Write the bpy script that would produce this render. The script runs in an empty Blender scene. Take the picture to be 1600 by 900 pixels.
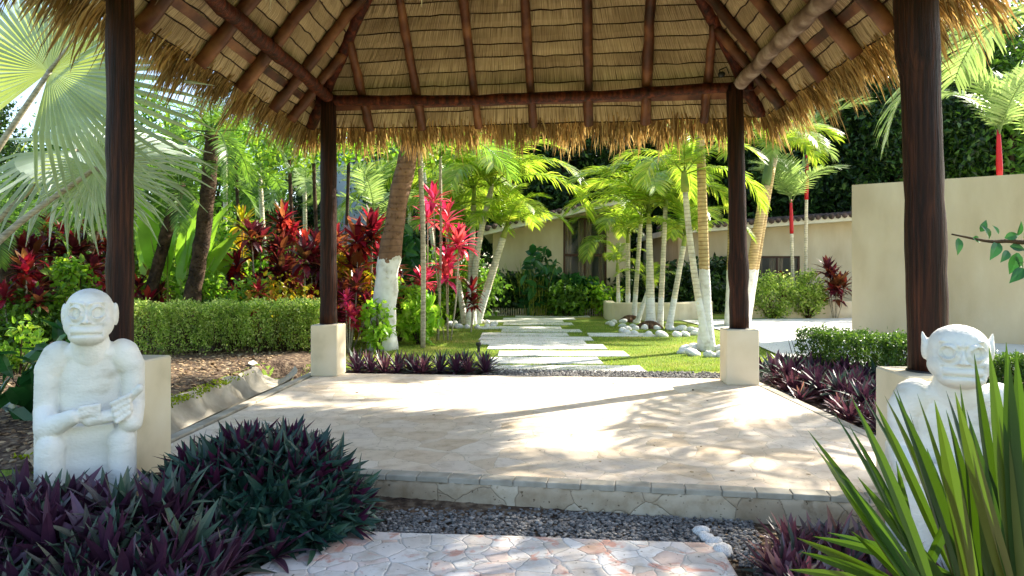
import bpy, math, random
import numpy as np
from mathutils import Vector, Matrix
random.seed(7); RNG=np.random.default_rng(7)
SC=bpy.context.scene; COL=SC.collection
R=math.radians
# ---------------- camera, light, exposure ----------------
F=1100.0; CH=1.45
cam=bpy.data.cameras.new('camera'); camo=bpy.data.objects.new('camera',cam); COL.objects.link(camo)
camo.location=(0,0,CH); camo.rotation_euler=(R(90),0,0)
cam.sensor_width=36; cam.lens=F/1600*36; cam.shift_y=-30/1600; cam.clip_start=.05; cam.clip_end=2000
SC.camera=camo
SUN_AZ=math.atan2(.823,.568); SUN_EL=R(37)
w=bpy.data.worlds.new("World"); SC.world=w; w.use_nodes=True
nt=w.node_tree; sky=nt.nodes.new('ShaderNodeTexSky'); sky.sky_type='NISHITA'; sky.sun_disc=False
sky.sun_elevation=SUN_EL; sky.sun_rotation=SUN_AZ
sky.air_density=1.0; sky.dust_density=1.5
nt.nodes['Background'].inputs[1].default_value=.15
nt.links.new(sky.outputs[0],nt.nodes['Background'].inputs[0])
sl=bpy.data.lights.new('sun','SUN'); sl.energy=5.0; sl.angle=R(.6); sl.color=(1,.93,.82)
so=bpy.data.objects.new('sun',sl); COL.objects.link(so)
sd=Vector((math.sin(SUN_AZ)*math.cos(SUN_EL),math.cos(SUN_AZ)*math.cos(SUN_EL),math.sin(SUN_EL)))
so.rotation_euler=sd.to_track_quat('Z','Y').to_euler(); so.location=sd*60
SC.view_settings.view_transform='Standard'; SC.view_settings.look='None'
SC.view_settings.gamma=1; SC.view_settings.exposure=1.58
cy=SC.cycles; cy.max_bounces=8; cy.diffuse_bounces=4; cy.transmission_bounces=6; cy.transparent_max_bounces=6
cy.use_denoising=True
# ---------------- helpers ----------------
def PX(px,d): return (px-800)*d/F
def PZ(py,d): return CH-(py-420)*d/F
def W3(px,py,d): return np.array([PX(px,d),d,PZ(py,d)])
def GD(py,z=-.08): return F*(CH-z)/(py-420)
def G2(px,py,z=-.08):
    d=GD(py,z); return (PX(px,d),d)
def hexc(h):
    h=h.lstrip('#'); r=[]
    for i in (0,2,4):
        c=int(h[i:i+2],16)/255; r.append(c/12.92 if c<=.04045 else ((c+.055)/1.055)**2.4)
    return (*r,1)
def nrm(a):
    a=np.asarray(a,float); return a/np.maximum(np.linalg.norm(a,axis=-1,keepdims=True),1e-9)
class Geo:
    def __init__(s): s.V=[]; s.F=[]; s.n=0; s.U=[]
    def add(s,V,F,uv=None):
        V=np.asarray(V,float).reshape(-1,3); s.V.append(V)
        for f in (F if isinstance(F,list) else [F]):
            s.F.append(np.asarray(f,int)+s.n)
        if uv is not None: s.U.append(np.asarray(uv,float))
        s.n+=len(V)
    def arrays(s):
        V=np.concatenate(s.V); Q=[f for f in s.F if f.ndim==2 and f.shape[1]==4]; T=[f for f in s.F if f.ndim==2 and f.shape[1]==3]
        O=[f for f in s.F if f.ndim==1]
        return V,(np.concatenate(Q) if Q else np.zeros((0,4),int)),(np.concatenate(T) if T else np.zeros((0,3),int)),O
    def mesh(s,name,mat=None,smooth=False):
        V,Q,T,O=s.arrays(); me=bpy.data.meshes.new(name)
        me.vertices.add(len(V)); me.vertices.foreach_set('co',V.ravel())
        L=np.concatenate([Q.ravel(),T.ravel()]+[o for o in O]).astype(np.int32)
        tot=np.concatenate([np.full(len(Q),4),np.full(len(T),3),np.array([len(o) for o in O],int)]).astype(np.int32)
        st=np.concatenate([[0],np.cumsum(tot)[:-1]]).astype(np.int32)
        me.loops.add(len(L)); me.loops.foreach_set('vertex_index',L)
        me.polygons.add(len(tot)); me.polygons.foreach_set('loop_start',st); me.polygons.foreach_set('loop_total',tot)
        if s.U:
            U=np.concatenate(s.U); uvl=me.uv_layers.new(name='UVMap'); uvl.data.foreach_set('uv',U[L].ravel())
        me.update(calc_edges=True); me.validate()
        me.polygons.foreach_set('use_smooth',np.full(len(tot),bool(smooth)))
        if mat: me.materials.append(mat)
        return me
def link(name,me,parent=None,loc=None,rot=None,scale=None):
    o=bpy.data.objects.new(name,me); COL.objects.link(o)
    if parent: o.parent=parent
    if loc is not None: o.location=loc
    if rot is not None: o.rotation_euler=rot
    if scale is not None: o.scale=scale if hasattr(scale,'__len__') else (scale,)*3
    return o
def tag(o,label=None,cat=None,group=None,kind=None):
    if label:o['label']=label
    if cat:o['category']=cat
    if group:o['group']=group
    if kind:o['kind']=kind
    return o
def thing(name,label,cat,loc=(0,0,0),rz=0,group=None):
    return tag(link(name,None,None,loc,(0,0,rz)),label,cat,group)
def box(g,c,s,rz=0,taper=0,bev=0.0):
    x,y,z=np.array(s)/2; P=[]
    if bev>0:
        b=bev; lv=[(-z,x-b,y-b),(-z+b,x,y),(z-b,x,y),(z,x-b,y-b)]
        for (h,a,bb) in lv:
            P+= [(-a,-bb+(b if a==x else 0),h),(-a+(b if a==x else 0),-bb,h),(a-(b if a==x else 0),-bb,h),(a,-bb+(b if a==x else 0),h),
                 (a,bb-(b if a==x else 0),h),(a-(b if a==x else 0),bb,h),(-a+(b if a==x else 0),bb,h),(-a,bb-(b if a==x else 0),h)]
        P=np.array(P); Fq=[[i*8+j,i*8+(j+1)%8,(i+1)*8+(j+1)%8,(i+1)*8+j] for i in range(3) for j in range(8)]
        cs,sn=math.cos(rz),math.sin(rz); Q=P.copy(); Q[:,0]=P[:,0]*cs-P[:,1]*sn; Q[:,1]=P[:,0]*sn+P[:,1]*cs
        g.add(Q+np.array(c),[np.array(Fq),np.arange(7,-1,-1),np.arange(24,32)]); return
    P=np.array([(a*x,b*y,h*z) for h in (-1,1) for a,b in ((-1,-1),(1,-1),(1,1),(-1,1))],float)
    cs,sn=math.cos(rz),math.sin(rz); Q=P.copy(); Q[:,0]=P[:,0]*cs-P[:,1]*sn; Q[:,1]=P[:,0]*sn+P[:,1]*cs
    g.add(Q+np.array(c),np.array([[3,2,1,0],[4,5,6,7],[0,1,5,4],[1,2,6,5],[2,3,7,6],[3,0,4,7]]))
def tube(g,pts,rad,n=10,noise=0,caps=True,uv=False):
    pts=np.asarray(pts,float); m=len(pts); rad=np.broadcast_to(np.asarray(rad,float),(m,))
    T=nrm(np.gradient(pts,axis=0)); ref=np.array([0,0,1.]) if abs(T[0][2])<.9 else np.array([1.,0,0])
    u=nrm(np.cross(T[0],ref)); rows=[]
    for i in range(m):
        u=nrm(u-T[i]*np.dot(u,T[i])); v=np.cross(T[i],u); a=np.linspace(0,2*math.pi,n,endpoint=False)
        r=rad[i]*(1+noise*RNG.normal(size=n)) if noise else rad[i]*np.ones(n)
        rows.append(pts[i]+np.outer(np.cos(a)*r,u)+np.outer(np.sin(a)*r,v))
    V=np.concatenate(rows); Fq=np.array([[i*n+j,i*n+(j+1)%n,(i+1)*n+(j+1)%n,(i+1)*n+j] for i in range(m-1) for j in range(n)])
    fs=[Fq]
    if caps: fs+=[np.arange(n-1,-1,-1),np.arange((m-1)*n,m*n)]
    g.add(V,fs)
def logg(g,p0,p1,r0,r1,seg=10,n=12,wob=.25,bend=(0,0,0),knots=2):
    p0=np.array(p0,float);p1=np.array(p1,float); t=np.linspace(0,1,seg+1)
    pts=p0+np.outer(t,p1-p0)+np.outer(4*t*(1-t),bend)+RNG.normal(size=(seg+1,3))*r0*.07
    rad=(r0+(r1-r0)*t)*(1+RNG.normal(size=seg+1)*wob*.22)
    for k in range(knots):
        i=RNG.integers(1,seg); rad[i]*=1.12
    tube(g,pts,rad,n,noise=.035)
def curve_pts(P,n=12):
    P=np.asarray(P,float); m=len(P); out=[]
    Q=np.vstack([2*P[0]-P[1],P,2*P[-1]-P[-2]])
    for i in range(m-1):
        for t in np.linspace(0,1,n,endpoint=False):
            a,b,c,d=Q[i],Q[i+1],Q[i+2],Q[i+3]
            out.append(.5*((2*b)+(c-a)*t+(2*a-5*b+4*c-d)*t*t+(3*b-a-3*c+d)*t**3))
    out.append(P[-1]); return np.array(out)
def ico(sub=1):
    import bmesh
    bm=bmesh.new(); bmesh.ops.create_icosphere(bm,subdivisions=sub,radius=1)
    V=np.array([v.co[:] for v in bm.verts]); Fc=np.array([[v.index for v in f.verts] for f in bm.faces]); bm.free(); return V,Fc
ICO1=ico(1); ICO2=ico(2); ICO3=ico(3)
def rotm(fwd,up):
    f=nrm(fwd); s=nrm(np.cross(up,f)); u=np.cross(f,s)
    return np.stack([f,s,u],axis=-1)      # columns: x->fwd, y->side, z->up
def scatter(g,TV,TF,M,L,S):
    """template verts (k,3) placed by N matrices, locations, scales"""
    N=len(L); S=np.asarray(S,float); S=S.reshape(N,-1,) 
    if S.shape[1]==1: S=np.repeat(S,3,1)
    V=np.einsum('nij,nkj->nki',M,TV[None]*S[:,None,:])+L[:,None,:]
    off=(np.arange(N)*len(TV))[:,None,None]
    g.add(V.reshape(-1,3),[(np.asarray(f)[None]+off).reshape(-1,np.asarray(f).shape[1]) for f in (TF if isinstance(TF,list) else [TF])])
def randdirs(n): return nrm(RNG.normal(size=(n,3)))
# ---------------- materials ----------------
def mat(name,col=(.5,.5,.5,1),rough=.8,spec=.3):
    m=bpy.data.materials.new(name); m.use_nodes=True; b=m.node_tree.nodes['Principled BSDF']
    b.inputs['Base Color'].default_value=col; b.inputs['Roughness'].default_value=rough; b.inputs['Specular IOR Level'].default_value=spec
    return m
def nn(m,t,**k):
    n=m.node_tree.nodes.new(t)
    for a,b in k.items():
        if a in ('operation','blend_type','feature','distance','noise_dimensions','data_type','wave_type','bands_direction'): setattr(n,a,b)
        else: n.inputs[a].default_value=b
    return n
def lk(m,a,b): m.node_tree.links.new(a,b)
def ramp(m,src,stops,const=False):
    r=m.node_tree.nodes.new('ShaderNodeValToRGB'); e=r.color_ramp.elements
    if const: r.color_ramp.interpolation='CONSTANT'
    while len(e)<len(stops): e.new(.5)
    for i,(p,c) in enumerate(stops): e[i].position=p; e[i].color=c if not isinstance(c,str) else hexc(c)
    lk(m,src,r.inputs[0]); return r
def coords(m,scale=(1,1,1),kind='Object'):
    tc=nn(m,'ShaderNodeTexCoord'); mp=nn(m,'ShaderNodeMapping',Scale=scale); lk(m,tc.outputs[kind],mp.inputs[0]); return mp.outputs[0]
def bump(m,h,strength=.4,dist=.01):
    b=nn(m,'ShaderNodeBump',Strength=strength,Distance=dist); lk(m,h,b.inputs['Height'])
    lk(m,b.outputs[0],m.node_tree.nodes['Principled BSDF'].inputs['Normal']); return b
def noisy(name,stops,scale=8,detail=6,rough=.85,bs=.3,bd=.01,bscale=None,sc=(1,1,1),spec=.25,dist=0.0,kind='Object'):
    m=mat(name,rough=rough,spec=spec); co=coords(m,sc,kind); n=nn(m,'ShaderNodeTexNoise',Scale=scale,Detail=detail,Distortion=dist); lk(m,co,n.inputs['Vector'])
    r=ramp(m,n.outputs[0],stops); lk(m,r.outputs[0],m.node_tree.nodes['Principled BSDF'].inputs['Base Color'])
    n2=nn(m,'ShaderNodeTexNoise',Scale=bscale or scale*4,Detail=8); lk(m,co,n2.inputs['Vector']); bump(m,n2.outputs[0],bs,bd); return m
def mixc(m,fac,a,b,bt='MIX'):
    x=m.node_tree.nodes.new('ShaderNodeMix'); x.data_type='RGBA'; x.blend_type=bt
    for s,i in ((fac,0),(a,6),(b,7)):
        if isinstance(s,(int,float,tuple)): x.inputs[i].default_value=s
        else: lk(m,s,x.inputs[i])
    return x.outputs[2]
def leafmat(name,cols,tcol=None,trans=.4,rough=.45,under=None,spec=.4,tmul=1.6):
    """colour varies from leaf to leaf; part of the light passes through"""
    m=mat(name,rough=rough,spec=spec); ge=nn(m,'ShaderNodeNewGeometry'); n=len(cols)
    r=ramp(m,ge.outputs['Random Per Island'],[((i+.0)/max(n-1,1),hexc(c)) for i,c in enumerate(cols)])
    co=coords(m); nz=nn(m,'ShaderNodeTexNoise',Scale=2.2,Detail=3); lk(m,co,nz.inputs['Vector'])
    v=ramp(m,nz.outputs[0],[(.3,(.7,.7,.7,1)),(.7,(1.25,1.25,1.25,1))])
    c=mixc(m,1.0,r.outputs[0],v.outputs[0],'MULTIPLY')
    if under: c=mixc(m,ge.outputs['Backfacing'],c,hexc(under))
    b=m.node_tree.nodes['Principled BSDF']; lk(m,c,b.inputs['Base Color'])
    t=nn(m,'ShaderNodeBsdfTranslucent')
    tc=mixc(m,1.0,c,(tmul,tmul,tmul*.8,1),'MULTIPLY') if not tcol else None
    if tcol: t.inputs[0].default_value=hexc(tcol)
    else: lk(m,tc,t.inputs[0])
    mx=nn(m,'ShaderNodeMixShader'); mx.inputs[0].default_value=trans
    lk(m,b.outputs[0],mx.inputs[1]); lk(m,t.outputs[0],mx.inputs[2]); lk(m,mx.outputs[0],m.node_tree.nodes['Material Output'].inputs[0]); return m
M={}
M['wood']=noisy('dark_varnished_log',[(.3,'#1c0a04'),(.5,'#45190b'),(.7,'#6e331a')],scale=3,rough=.55,bs=.7,bd=.02,sc=(6,6,1),spec=.25)
M['post']=noisy('dark_post_wood',[(.3,'#130804'),(.5,'#2c140a'),(.72,'#4a2716')],scale=4,rough=.58,bs=.8,bd=.02,bscale=9,sc=(12,12,.5),spec=.2)
M['rafter']=noisy('rafter_wood',[(.3,'#2a150c'),(.5,'#5c321e'),(.72,'#91603e')],scale=3,rough=.5,bs=.4,bd=.012,spec=.35)
M['greywood']=noisy('weathered_log',[(.3,'#4a3527'),(.5,'#80695a'),(.7,'#b3a396')],scale=4,rough=.7,bs=.5,bd=.012)
def m_thatch():
    m=mat('dry_thatch',rough=.85,spec=.15); co=coords(m,(90,2.2,1),'UV'); n=nn(m,'ShaderNodeTexNoise',Scale=1.0,Detail=4); lk(m,co,n.inputs['Vector'])
    r=ramp(m,n.outputs[0],[(.28,'#55473a'),(.42,'#9a8569'),(.6,'#bda88a'),(.8,'#dfceb4')])
    c2=coords(m,(1.4,2.0,1),'UV'); n2=nn(m,'ShaderNodeTexNoise',Scale=1.0,Detail=5); lk(m,c2,n2.inputs['Vector'])
    r2=ramp(m,n2.outputs[0],[(.3,(.6,.55,.48,1)),(.65,(1.1,1.08,1.0,1))])
    c=mixc(m,1.0,r.outputs[0],r2.outputs[0],'MULTIPLY'); lk(m,c,m.node_tree.nodes['Principled BSDF'].inputs['Base Color']); bump(m,n.outputs[0],.9,.012); return m
M['thatch']=m_thatch()
M['fringe']=leafmat('straw_fringe',['#5e4426','#957345','#bd9a60','#7d5f38','#cfb37c','#6b5030'],trans=.34,rough=.7,spec=.15,tmul=1.2)
M['cream']=noisy('cream_render',[(.3,'#c9bc9c'),(.45,'#d8cbac'),(.7,'#e0d5ba')],scale=2.5,rough=.9,bs=.25,bd=.004,bscale=60,spec=.15)
M['wallcream']=noisy('tan_stucco',[(.3,'#bca887'),(.48,'#c8b594'),(.6,'#cdbb9b'),(.75,'#d6c6a6')],scale=1.6,detail=10,rough=.92,bs=.5,bd=.006,bscale=30,spec=.12,sc=(1,1,.4))
M['white']=noisy('white_painted_stone',[(.28,'#bdb6a4'),(.4,'#dcd8cc'),(.6,'#ece8dd')],scale=4,detail=9,rough=.85,bs=.7,bd=.006,bscale=45,spec=.15,sc=(1,1,2))
M['pebwhite']=noisy('white_stone',[(.3,'#bdb9b0'),(.6,'#ece9e2')],scale=6,rough=.7,bs=.4,bd=.01,bscale=20)
def flag(name,scale,cols,edgec,ew,rough,bd,rnd=1.0,blotch=None):
    m=mat(name,rough=rough,spec=.3); co=coords(m); nz=nn(m,'ShaderNodeTexNoise',Scale=scale*1.3,Detail=3); lk(m,co,nz.inputs['Vector'])
    ad=m.node_tree.nodes.new('ShaderNodeVectorMath'); ad.operation='MULTIPLY_ADD'; lk(m,nz.outputs['Color'],ad.inputs[0]); ad.inputs[1].default_value=(.35/scale,)*3; lk(m,co,ad.inputs[2])
    v1=nn(m,'ShaderNodeTexVoronoi',Scale=scale,Randomness=rnd); lk(m,ad.outputs[0],v1.inputs['Vector'])
    v2=nn(m,'ShaderNodeTexVoronoi',Scale=scale,Randomness=rnd); v2.feature='DISTANCE_TO_EDGE'; lk(m,ad.outputs[0],v2.inputs['Vector'])
    sp=m.node_tree.nodes.new('ShaderNodeSeparateColor'); lk(m,v1.outputs['Color'],sp.inputs[0])
    r=ramp(m,sp.outputs[0],[(i/(len(cols)-1),c) for i,c in enumerate(cols)])
    n2=nn(m,'ShaderNodeTexNoise',Scale=7,Detail=8,Roughness=.65); lk(m,co,n2.inputs['Vector'])
    r2=ramp(m,n2.outputs[0],[(.3,(.74,.68,.6,1)),(.5,(.97,.95,.92,1)),(.7,(1.06,1.05,1.04,1))]); c=mixc(m,1.0,r.outputs[0],r2.outputs[0],'MULTIPLY')
    if blotch:
        n4=nn(m,'ShaderNodeTexNoise',Scale=blotch[0],Detail=5,Roughness=.6,Distortion=.6); lk(m,co,n4.inputs['Vector']); f=ramp(m,n4.outputs[0],[(blotch[1],(0,0,0,1)),(blotch[1]+.09,(1,1,1,1))])
        c=mixc(m,f.outputs[0],c,hexc(blotch[2]))
    n3=nn(m,'ShaderNodeTexNoise',Scale=38,Detail=3); lk(m,co,n3.inputs['Vector']); pit=ramp(m,n3.outputs[0],[(.29,(.35,.32,.28,1)),(.34,(1,1,1,1))]); c=mixc(m,1.0,c,pit.outputs[0],'MULTIPLY')
    e=ramp(m,v2.outputs[0],[(0,(1,1,1,1)),(ew,(0,0,0,1))]); c=mixc(m,e.outputs[0],c,hexc(edgec))
    lk(m,c,m.node_tree.nodes['Principled BSDF'].inputs['Base Color'])
    h=ramp(m,v2.outputs[0],[(0,(0,0,0,1)),(ew*1.6,(.7,.7,.7,1)),(ew*4,(1,1,1,1))]); hh=mixc(m,.35,h.outputs[0],n2.outputs[0]); bump(m,hh,.7,bd); return m
M['slab']=flag('crazy_limestone_paving',3.3,['#dbccb6','#e4d8c6','#d0bda2','#e1d1ba','#dacdbc','#d8c5ab'],'#b3a48a',.009,.6,.004,blotch=(1.7,.68,'#cdb494'))
M['path']=flag('coral_stone_paving',7.5,['#dcd8d0','#cfc4b6','#e8e5df','#d8b8a4','#e4e0d8','#d9cfc4','#efece6'],'#c8bfb2',.02,.85,.014,blotch=(6.5,.56,'#cc9c88'))
M['curb']=flag('rough_curb_stone',3.2,['#b5a58c','#c9bda6','#a08d73','#c2b49c'],'#85765e',.006,.9,.014,blotch=(3,.6,'#8d7a60'))
M['step']=noisy('pale_stepping_stone',[(.3,'#d0c9bb'),(.6,'#e6e1d6')],scale=4,rough=.8,bs=.4,bd=.006,bscale=50)
M['tile']=mat('grey_edge_tile',rough=.8)
def m_tile():
    m=M['tile']; co=coords(m); n=nn(m,'ShaderNodeTexNoise',Scale=9,Detail=6); lk(m,co,n.inputs['Vector']); r=ramp(m,n.outputs[0],[(.3,'#96907f'),(.7,'#b5ae9e')]); lk(m,r.outputs[0],m.node_tree.nodes['Principled BSDF'].inputs['Base Color']); bump(m,n.outputs[0],.4,.004)
m_tile()
M['concrete']=noisy('concrete',[(.3,'#8d8574'),(.6,'#b5ad9b'),(.75,'#c6bfae')],scale=4,detail=8,rough=.9,bs=.5,bd=.006,bscale=40)
M['drive']=noisy('pale_driveway',[(.3,'#c9c5bb'),(.7,'#dcd9d1')],scale=1.5,detail=8,rough=.85,bs=.3,bd=.004,bscale=50)
def m_grass():
    m=mat('lawn',rough=.9,spec=.15); co=coords(m); n=nn(m,'ShaderNodeTexNoise',Scale=.9,Detail=6); lk(m,co,n.inputs['Vector']); n2=nn(m,'ShaderNodeTexNoise',Scale=60,Detail=4); lk(m,co,n2.inputs['Vector'])
    r=ramp(m,n.outputs[0],[(.3,'#5f7428'),(.5,'#7d9238'),(.68,'#a39c52')]); r2=ramp(m,n2.outputs[0],[(.3,(.5,.5,.4,1)),(.7,(1.3,1.3,1.2,1))]); c=mixc(m,1.0,r.outputs[0],r2.outputs[0],'MULTIPLY')
    lk(m,c,m.node_tree.nodes['Principled BSDF'].inputs['Base Color']); bump(m,n2.outputs[0],.8,.03); return m
M['lawn']=m_grass()
M['soil']=noisy('bark_mulch_soil',[(.3,'#2c2119'),(.5,'#5a4838'),(.7,'#8d7a62')],scale=14,detail=8,rough=.95,bs=1,bd=.03,bscale=30)
M['moss']=noisy('moss',[(.3,'#5c6a10'),(.6,'#9aa81c')],scale=12,rough=.95,bs=1,bd=.02)
def pebmat(name,cols,rough=.8):
    m=mat(name,rough=rough); ge=nn(m,'ShaderNodeNewGeometry'); r=ramp(m,ge.outputs['Random Per Island'],[(i/(len(cols)-1),c) for i,c in enumerate(cols)]); lk(m,r.outputs[0],m.node_tree.nodes['Principled BSDF'].inputs['Base Color']); return m
M['gravel']=pebmat('grey_gravel',['#5a5855','#75716b','#8d8882','#4c4a48','#a39e96','#66635f','#807a73'])
M['litter']=pebmat('leaf_litter',['#4a3624','#7a6044','#a68a66','#5f4a34','#c0a983','#3b2b1e'])
M['glass']=mat('window_glass',(.05,.06,.06,1),.06,.8)
_m=M['glass']; _t=nn(_m,'ShaderNodeBsdfTransparent'); _x=nn(_m,'ShaderNodeMixShader'); _x.inputs[0].default_value=.6; lk(_m,_m.node_tree.nodes['Principled BSDF'].outputs[0],_x.inputs[1]); lk(_m,_t.outputs[0],_x.inputs[2]); lk(_m,_x.outputs[0],_m.node_tree.nodes['Material Output'].inputs[0])
M['curtain']=noisy('tan_curtain',[(.3,'#8a7152'),(.7,'#c2a987')],scale=6,rough=.9,sc=(6,6,.5))
M['brown']=mat('brown_window_frame',hexc('#4b3021'),.6)
M['rooftile']=noisy('clay_roof_tile',[(.3,'#2e2a1e'),(.5,'#54443a'),(.7,'#7e6458')],scale=5,rough=.9,bs=.6,bd=.02)
M['metal']=mat('black_metal',(.02,.02,.02,1),.5)
M['paleblue']=noisy('pale_building_render',[(.3,'#c5cfd2'),(.7,'#dce3e4')],scale=1,rough=.9)
M['bark']=noisy('palm_bark',[(.3,'#3a2a1e'),(.5,'#6a4f3b'),(.7,'#98785c')],scale=6,rough=.95,bs=1,bd=.03,bscale=18,sc=(1,1,3))
M['darkbark']=noisy('dark_bark',[(.3,'#20170f'),(.6,'#4f3d2c')],scale=6,rough=.95,bs=1,bd=.03,bscale=20)
M['redshaft']=mat('red_crownshaft',hexc('#b81e22'),.4)
M['cane']=noisy('pale_cane',[(.3,'#7d7462'),(.6,'#b6ac94')],scale=12,rough=.9,sc=(1,1,4))
M['greenstem']=noisy('green_stem',[(.3,'#6d8a30'),(.6,'#9aa045'),(.8,'#b9ad6a')],scale=4,rough=.5,sc=(1,1,2))
def ringtrunk(name,zpaint,c1,c2,paint='#ddd9cd',ring=9.):
    """ringed palm trunk whose foot is painted white up to zpaint (object space metres)"""
    m=mat(name,rough=.75); tc=nn(m,'ShaderNodeTexCoord'); sx=nn(m,'ShaderNodeSeparateXYZ'); lk(m,tc.outputs['Object'],sx.inputs[0])
    n=nn(m,'ShaderNodeTexNoise',Scale=7,Detail=5); lk(m,tc.outputs['Object'],n.inputs['Vector'])
    wv=nn(m,'ShaderNodeTexWave',Scale=ring/6.28*3,Distortion=2.5,Detail=2); wv.bands_direction='Z'; wv.wave_type='BANDS'; lk(m,tc.outputs['Object'],wv.inputs['Vector'])
    f=ramp(m,wv.outputs[1],[(.0,(0,0,0,1)),(.25,(1,1,1,1))]); c=mixc(m,f.outputs[0],hexc(c1),hexc(c2)); v=ramp(m,n.outputs[0],[(.3,(.65,.65,.65,1)),(.7,(1.2,1.2,1.2,1))]); c=mixc(m,1.,c,v.outputs[0],'MULTIPLY')
    a=nn(m,'ShaderNodeMath'); a.operation='MULTIPLY_ADD'; lk(m,n.outputs[0],a.inputs[0]); a.inputs[1].default_value=.45; lk(m,sx.outputs[2],a.inputs[2])
    g=nn(m,'ShaderNodeMath'); g.operation='GREATER_THAN'; lk(m,a.outputs[0],g.inputs[0]); g.inputs[1].default_value=zpaint
    pv=ramp(m,n.outputs[0],[(.25,'#b5ac98'),(.45,paint),(.7,'#ece9e0')])
    c=mixc(m,g.outputs[0],pv.outputs[0],c); lk(m,c,m.node_tree.nodes['Principled BSDF'].inputs['Base Color']); bump(m,wv.outputs[1],.35,.01); return m
# ---------------- ground and paving ----------------
def gz(x,y):
    x=np.asarray(x,float); y=np.asarray(y,float)
    s=np.clip((y-4.5)/1.0,0,1); z=-.20+.12*s
    s2=np.clip((-x-3.1)/.5,0,1)*np.clip((y-5.5)/1.5,0,1)*np.clip((15-y)/3,0,1)
    s3=np.clip((-2.9-x)/.15,0,1)*np.clip((x+3.78)/.15,0,1)*np.clip((y-5.2)/.3,0,1)*np.clip((10.9-y)/.4,0,1)
    return z*(1-s3)+s2*.11*(1-s3)-.27*s3
def strip(a,b,n): return np.linspace(a,b,n)
xs=np.unique(np.concatenate([np.linspace(-400,-30,12),np.linspace(-30,-7,20),np.linspace(-7,-4.2,14),np.linspace(-4.1,-2.7,24),np.linspace(-2.6,7,54),np.linspace(7,30,20),np.linspace(30,400,12)]))
ys=np.unique(np.concatenate([np.linspace(-200,-5,8),np.linspace(-5,1,7),np.linspace(1,16,90),np.linspace(16,60,40),np.linspace(60,700,12)]))
def sheet(name,xs,ys,mt,dz=0,kind='structure',mask=None):
    X,Y=np.meshgrid(xs,ys); Z=gz(X,Y)+dz; V=np.stack([X.ravel(),Y.ravel(),Z.ravel()],1); nx=len(xs)
    Fq=[[j*nx+i,j*nx+i+1,(j+1)*nx+i+1,(j+1)*nx+i] for j in range(len(ys)-1) for i in range(nx-1) if mask is None or mask((xs[i]+xs[i+1])/2,(ys[j]+ys[j+1])/2)]
    g=Geo(); g.add(V,np.array(Fq)); return tag(link(name,g.mesh(name,mt,True)),kind=kind)
sheet('ground',xs,ys,M['lawn'])
sheet('left_garden_soil',np.unique(np.concatenate([np.linspace(-9,-4.1,30),np.linspace(-4,-2.7,27)])),np.linspace(5.4,12.3,60),M['soil'],.004)
sheet('foreground_soil',np.linspace(-6,6,60),np.linspace(.5,5.45,50),M['soil'],.004)
sheet('right_garden_soil',np.linspace(3.0,9,30),np.linspace(5.46,10.2,30),M['soil'],.004)
sheet('back_garden_soil',np.linspace(-22,-4.5,30),np.linspace(12.3,24,30),M['soil'],.004)
def poly_prism(g,P,z0,z1,bev=.012):
    P=np.asarray(P,float); n=len(P); c=P.mean(0); Pi=c+(P-c)*(1-bev/np.linalg.norm(P-c,axis=1)[:,None])
    V=[(x,y,z0) for x,y in P]+[(x,y,z1-bev) for x,y in P]+[(x,y,z1) for x,y in Pi]
    Fq=[[i,(i+1)%n,(i+1)%n+n,i+n] for i in range(n)]+[[n+i,n+(i+1)%n,2*n+(i+1)%n,2*n+i] for i in range(n)]
    g.add(V,[np.array(Fq),np.arange(2*n,3*n)])
# driveway
g=Geo(); A=[G2(1062,500,-.06),G2(1330,497,-.06),(20,26),(34,22),(34,10.4),(10.5,10.4),(5.4,10.4),(4.6,11.6),(4.9,14.5),(5.2,16.5)]
g.add([(x,y,-.055) for x,y in A],[np.arange(len(A))]); V=[(x,y,-.055) for x,y in A]
tag(link('driveway',g.mesh('driveway',M['drive'])),kind='structure')
# pavilion floor slab
SB=[(-2.9,5.26),(3.1,4.31),(3.1,9.3),(-2.72,9.85)]
g=Geo(); poly_prism(g,[(-2.86,5.28),(3.06,4.34),(3.06,9.26),(-2.68,9.81)],-.3,0,.01); tag(link('pavilion_floor',g.mesh('pavilion_floor',M['slab'])),kind='structure')
# stone riser under the front edge
def ribbon(g,P,z0,z1,t,n=60,rough=.012):
    P=np.array(P,float); d=nrm(P[1]-P[0]); nr=np.array([d[1],-d[0]]); L=np.linalg.norm(P[1]-P[0]); u=np.linspace(0,L,n); hs=np.linspace(z0,z1,7)
    V=[];
    for h in hs:
        for k in u:
            q=P[0]+d*k+nr*(t+RNG.normal()*rough); V.append((q[0],q[1],h))
    m=len(V)
    for k in u:
        q=P[0]+d*k; V.append((q[0],q[1],z1))
    Fq=[[r*n+i,r*n+i+1,(r+1)*n+i+1,(r+1)*n+i] for r in range(7) for i in range(n-1)]; g.add(V,np.array(Fq))
g=Geo(); ribbon(g,[(-2.9,5.258),(3.1,4.308)],-.3,-.025,.012,160,.007); tag(link('pavilion_floor_riser',g.mesh('r',M['curb'],True)),kind='structure')
g=Geo(); a=np.array([-2.9,5.26]); b=np.array([3.1,4.31]); d=nrm(b-a); nr=np.array([-d[1],d[0]]); L=np.linalg.norm(b-a); k=0; rz=math.atan2(d[1],d[0])
while k<L-.2:
    l=.225+RNG.uniform(-.01,.01); c=a+d*(k+l/2)+nr*.045; box(g,(c[0],c[1],-.011+RNG.uniform(-.0015,.0015)),(l-.004,.125,.04),rz,bev=.005); k+=l
tag(link('floor_edge_tiles',g.mesh('t',M['tile'])),kind='structure')
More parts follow.
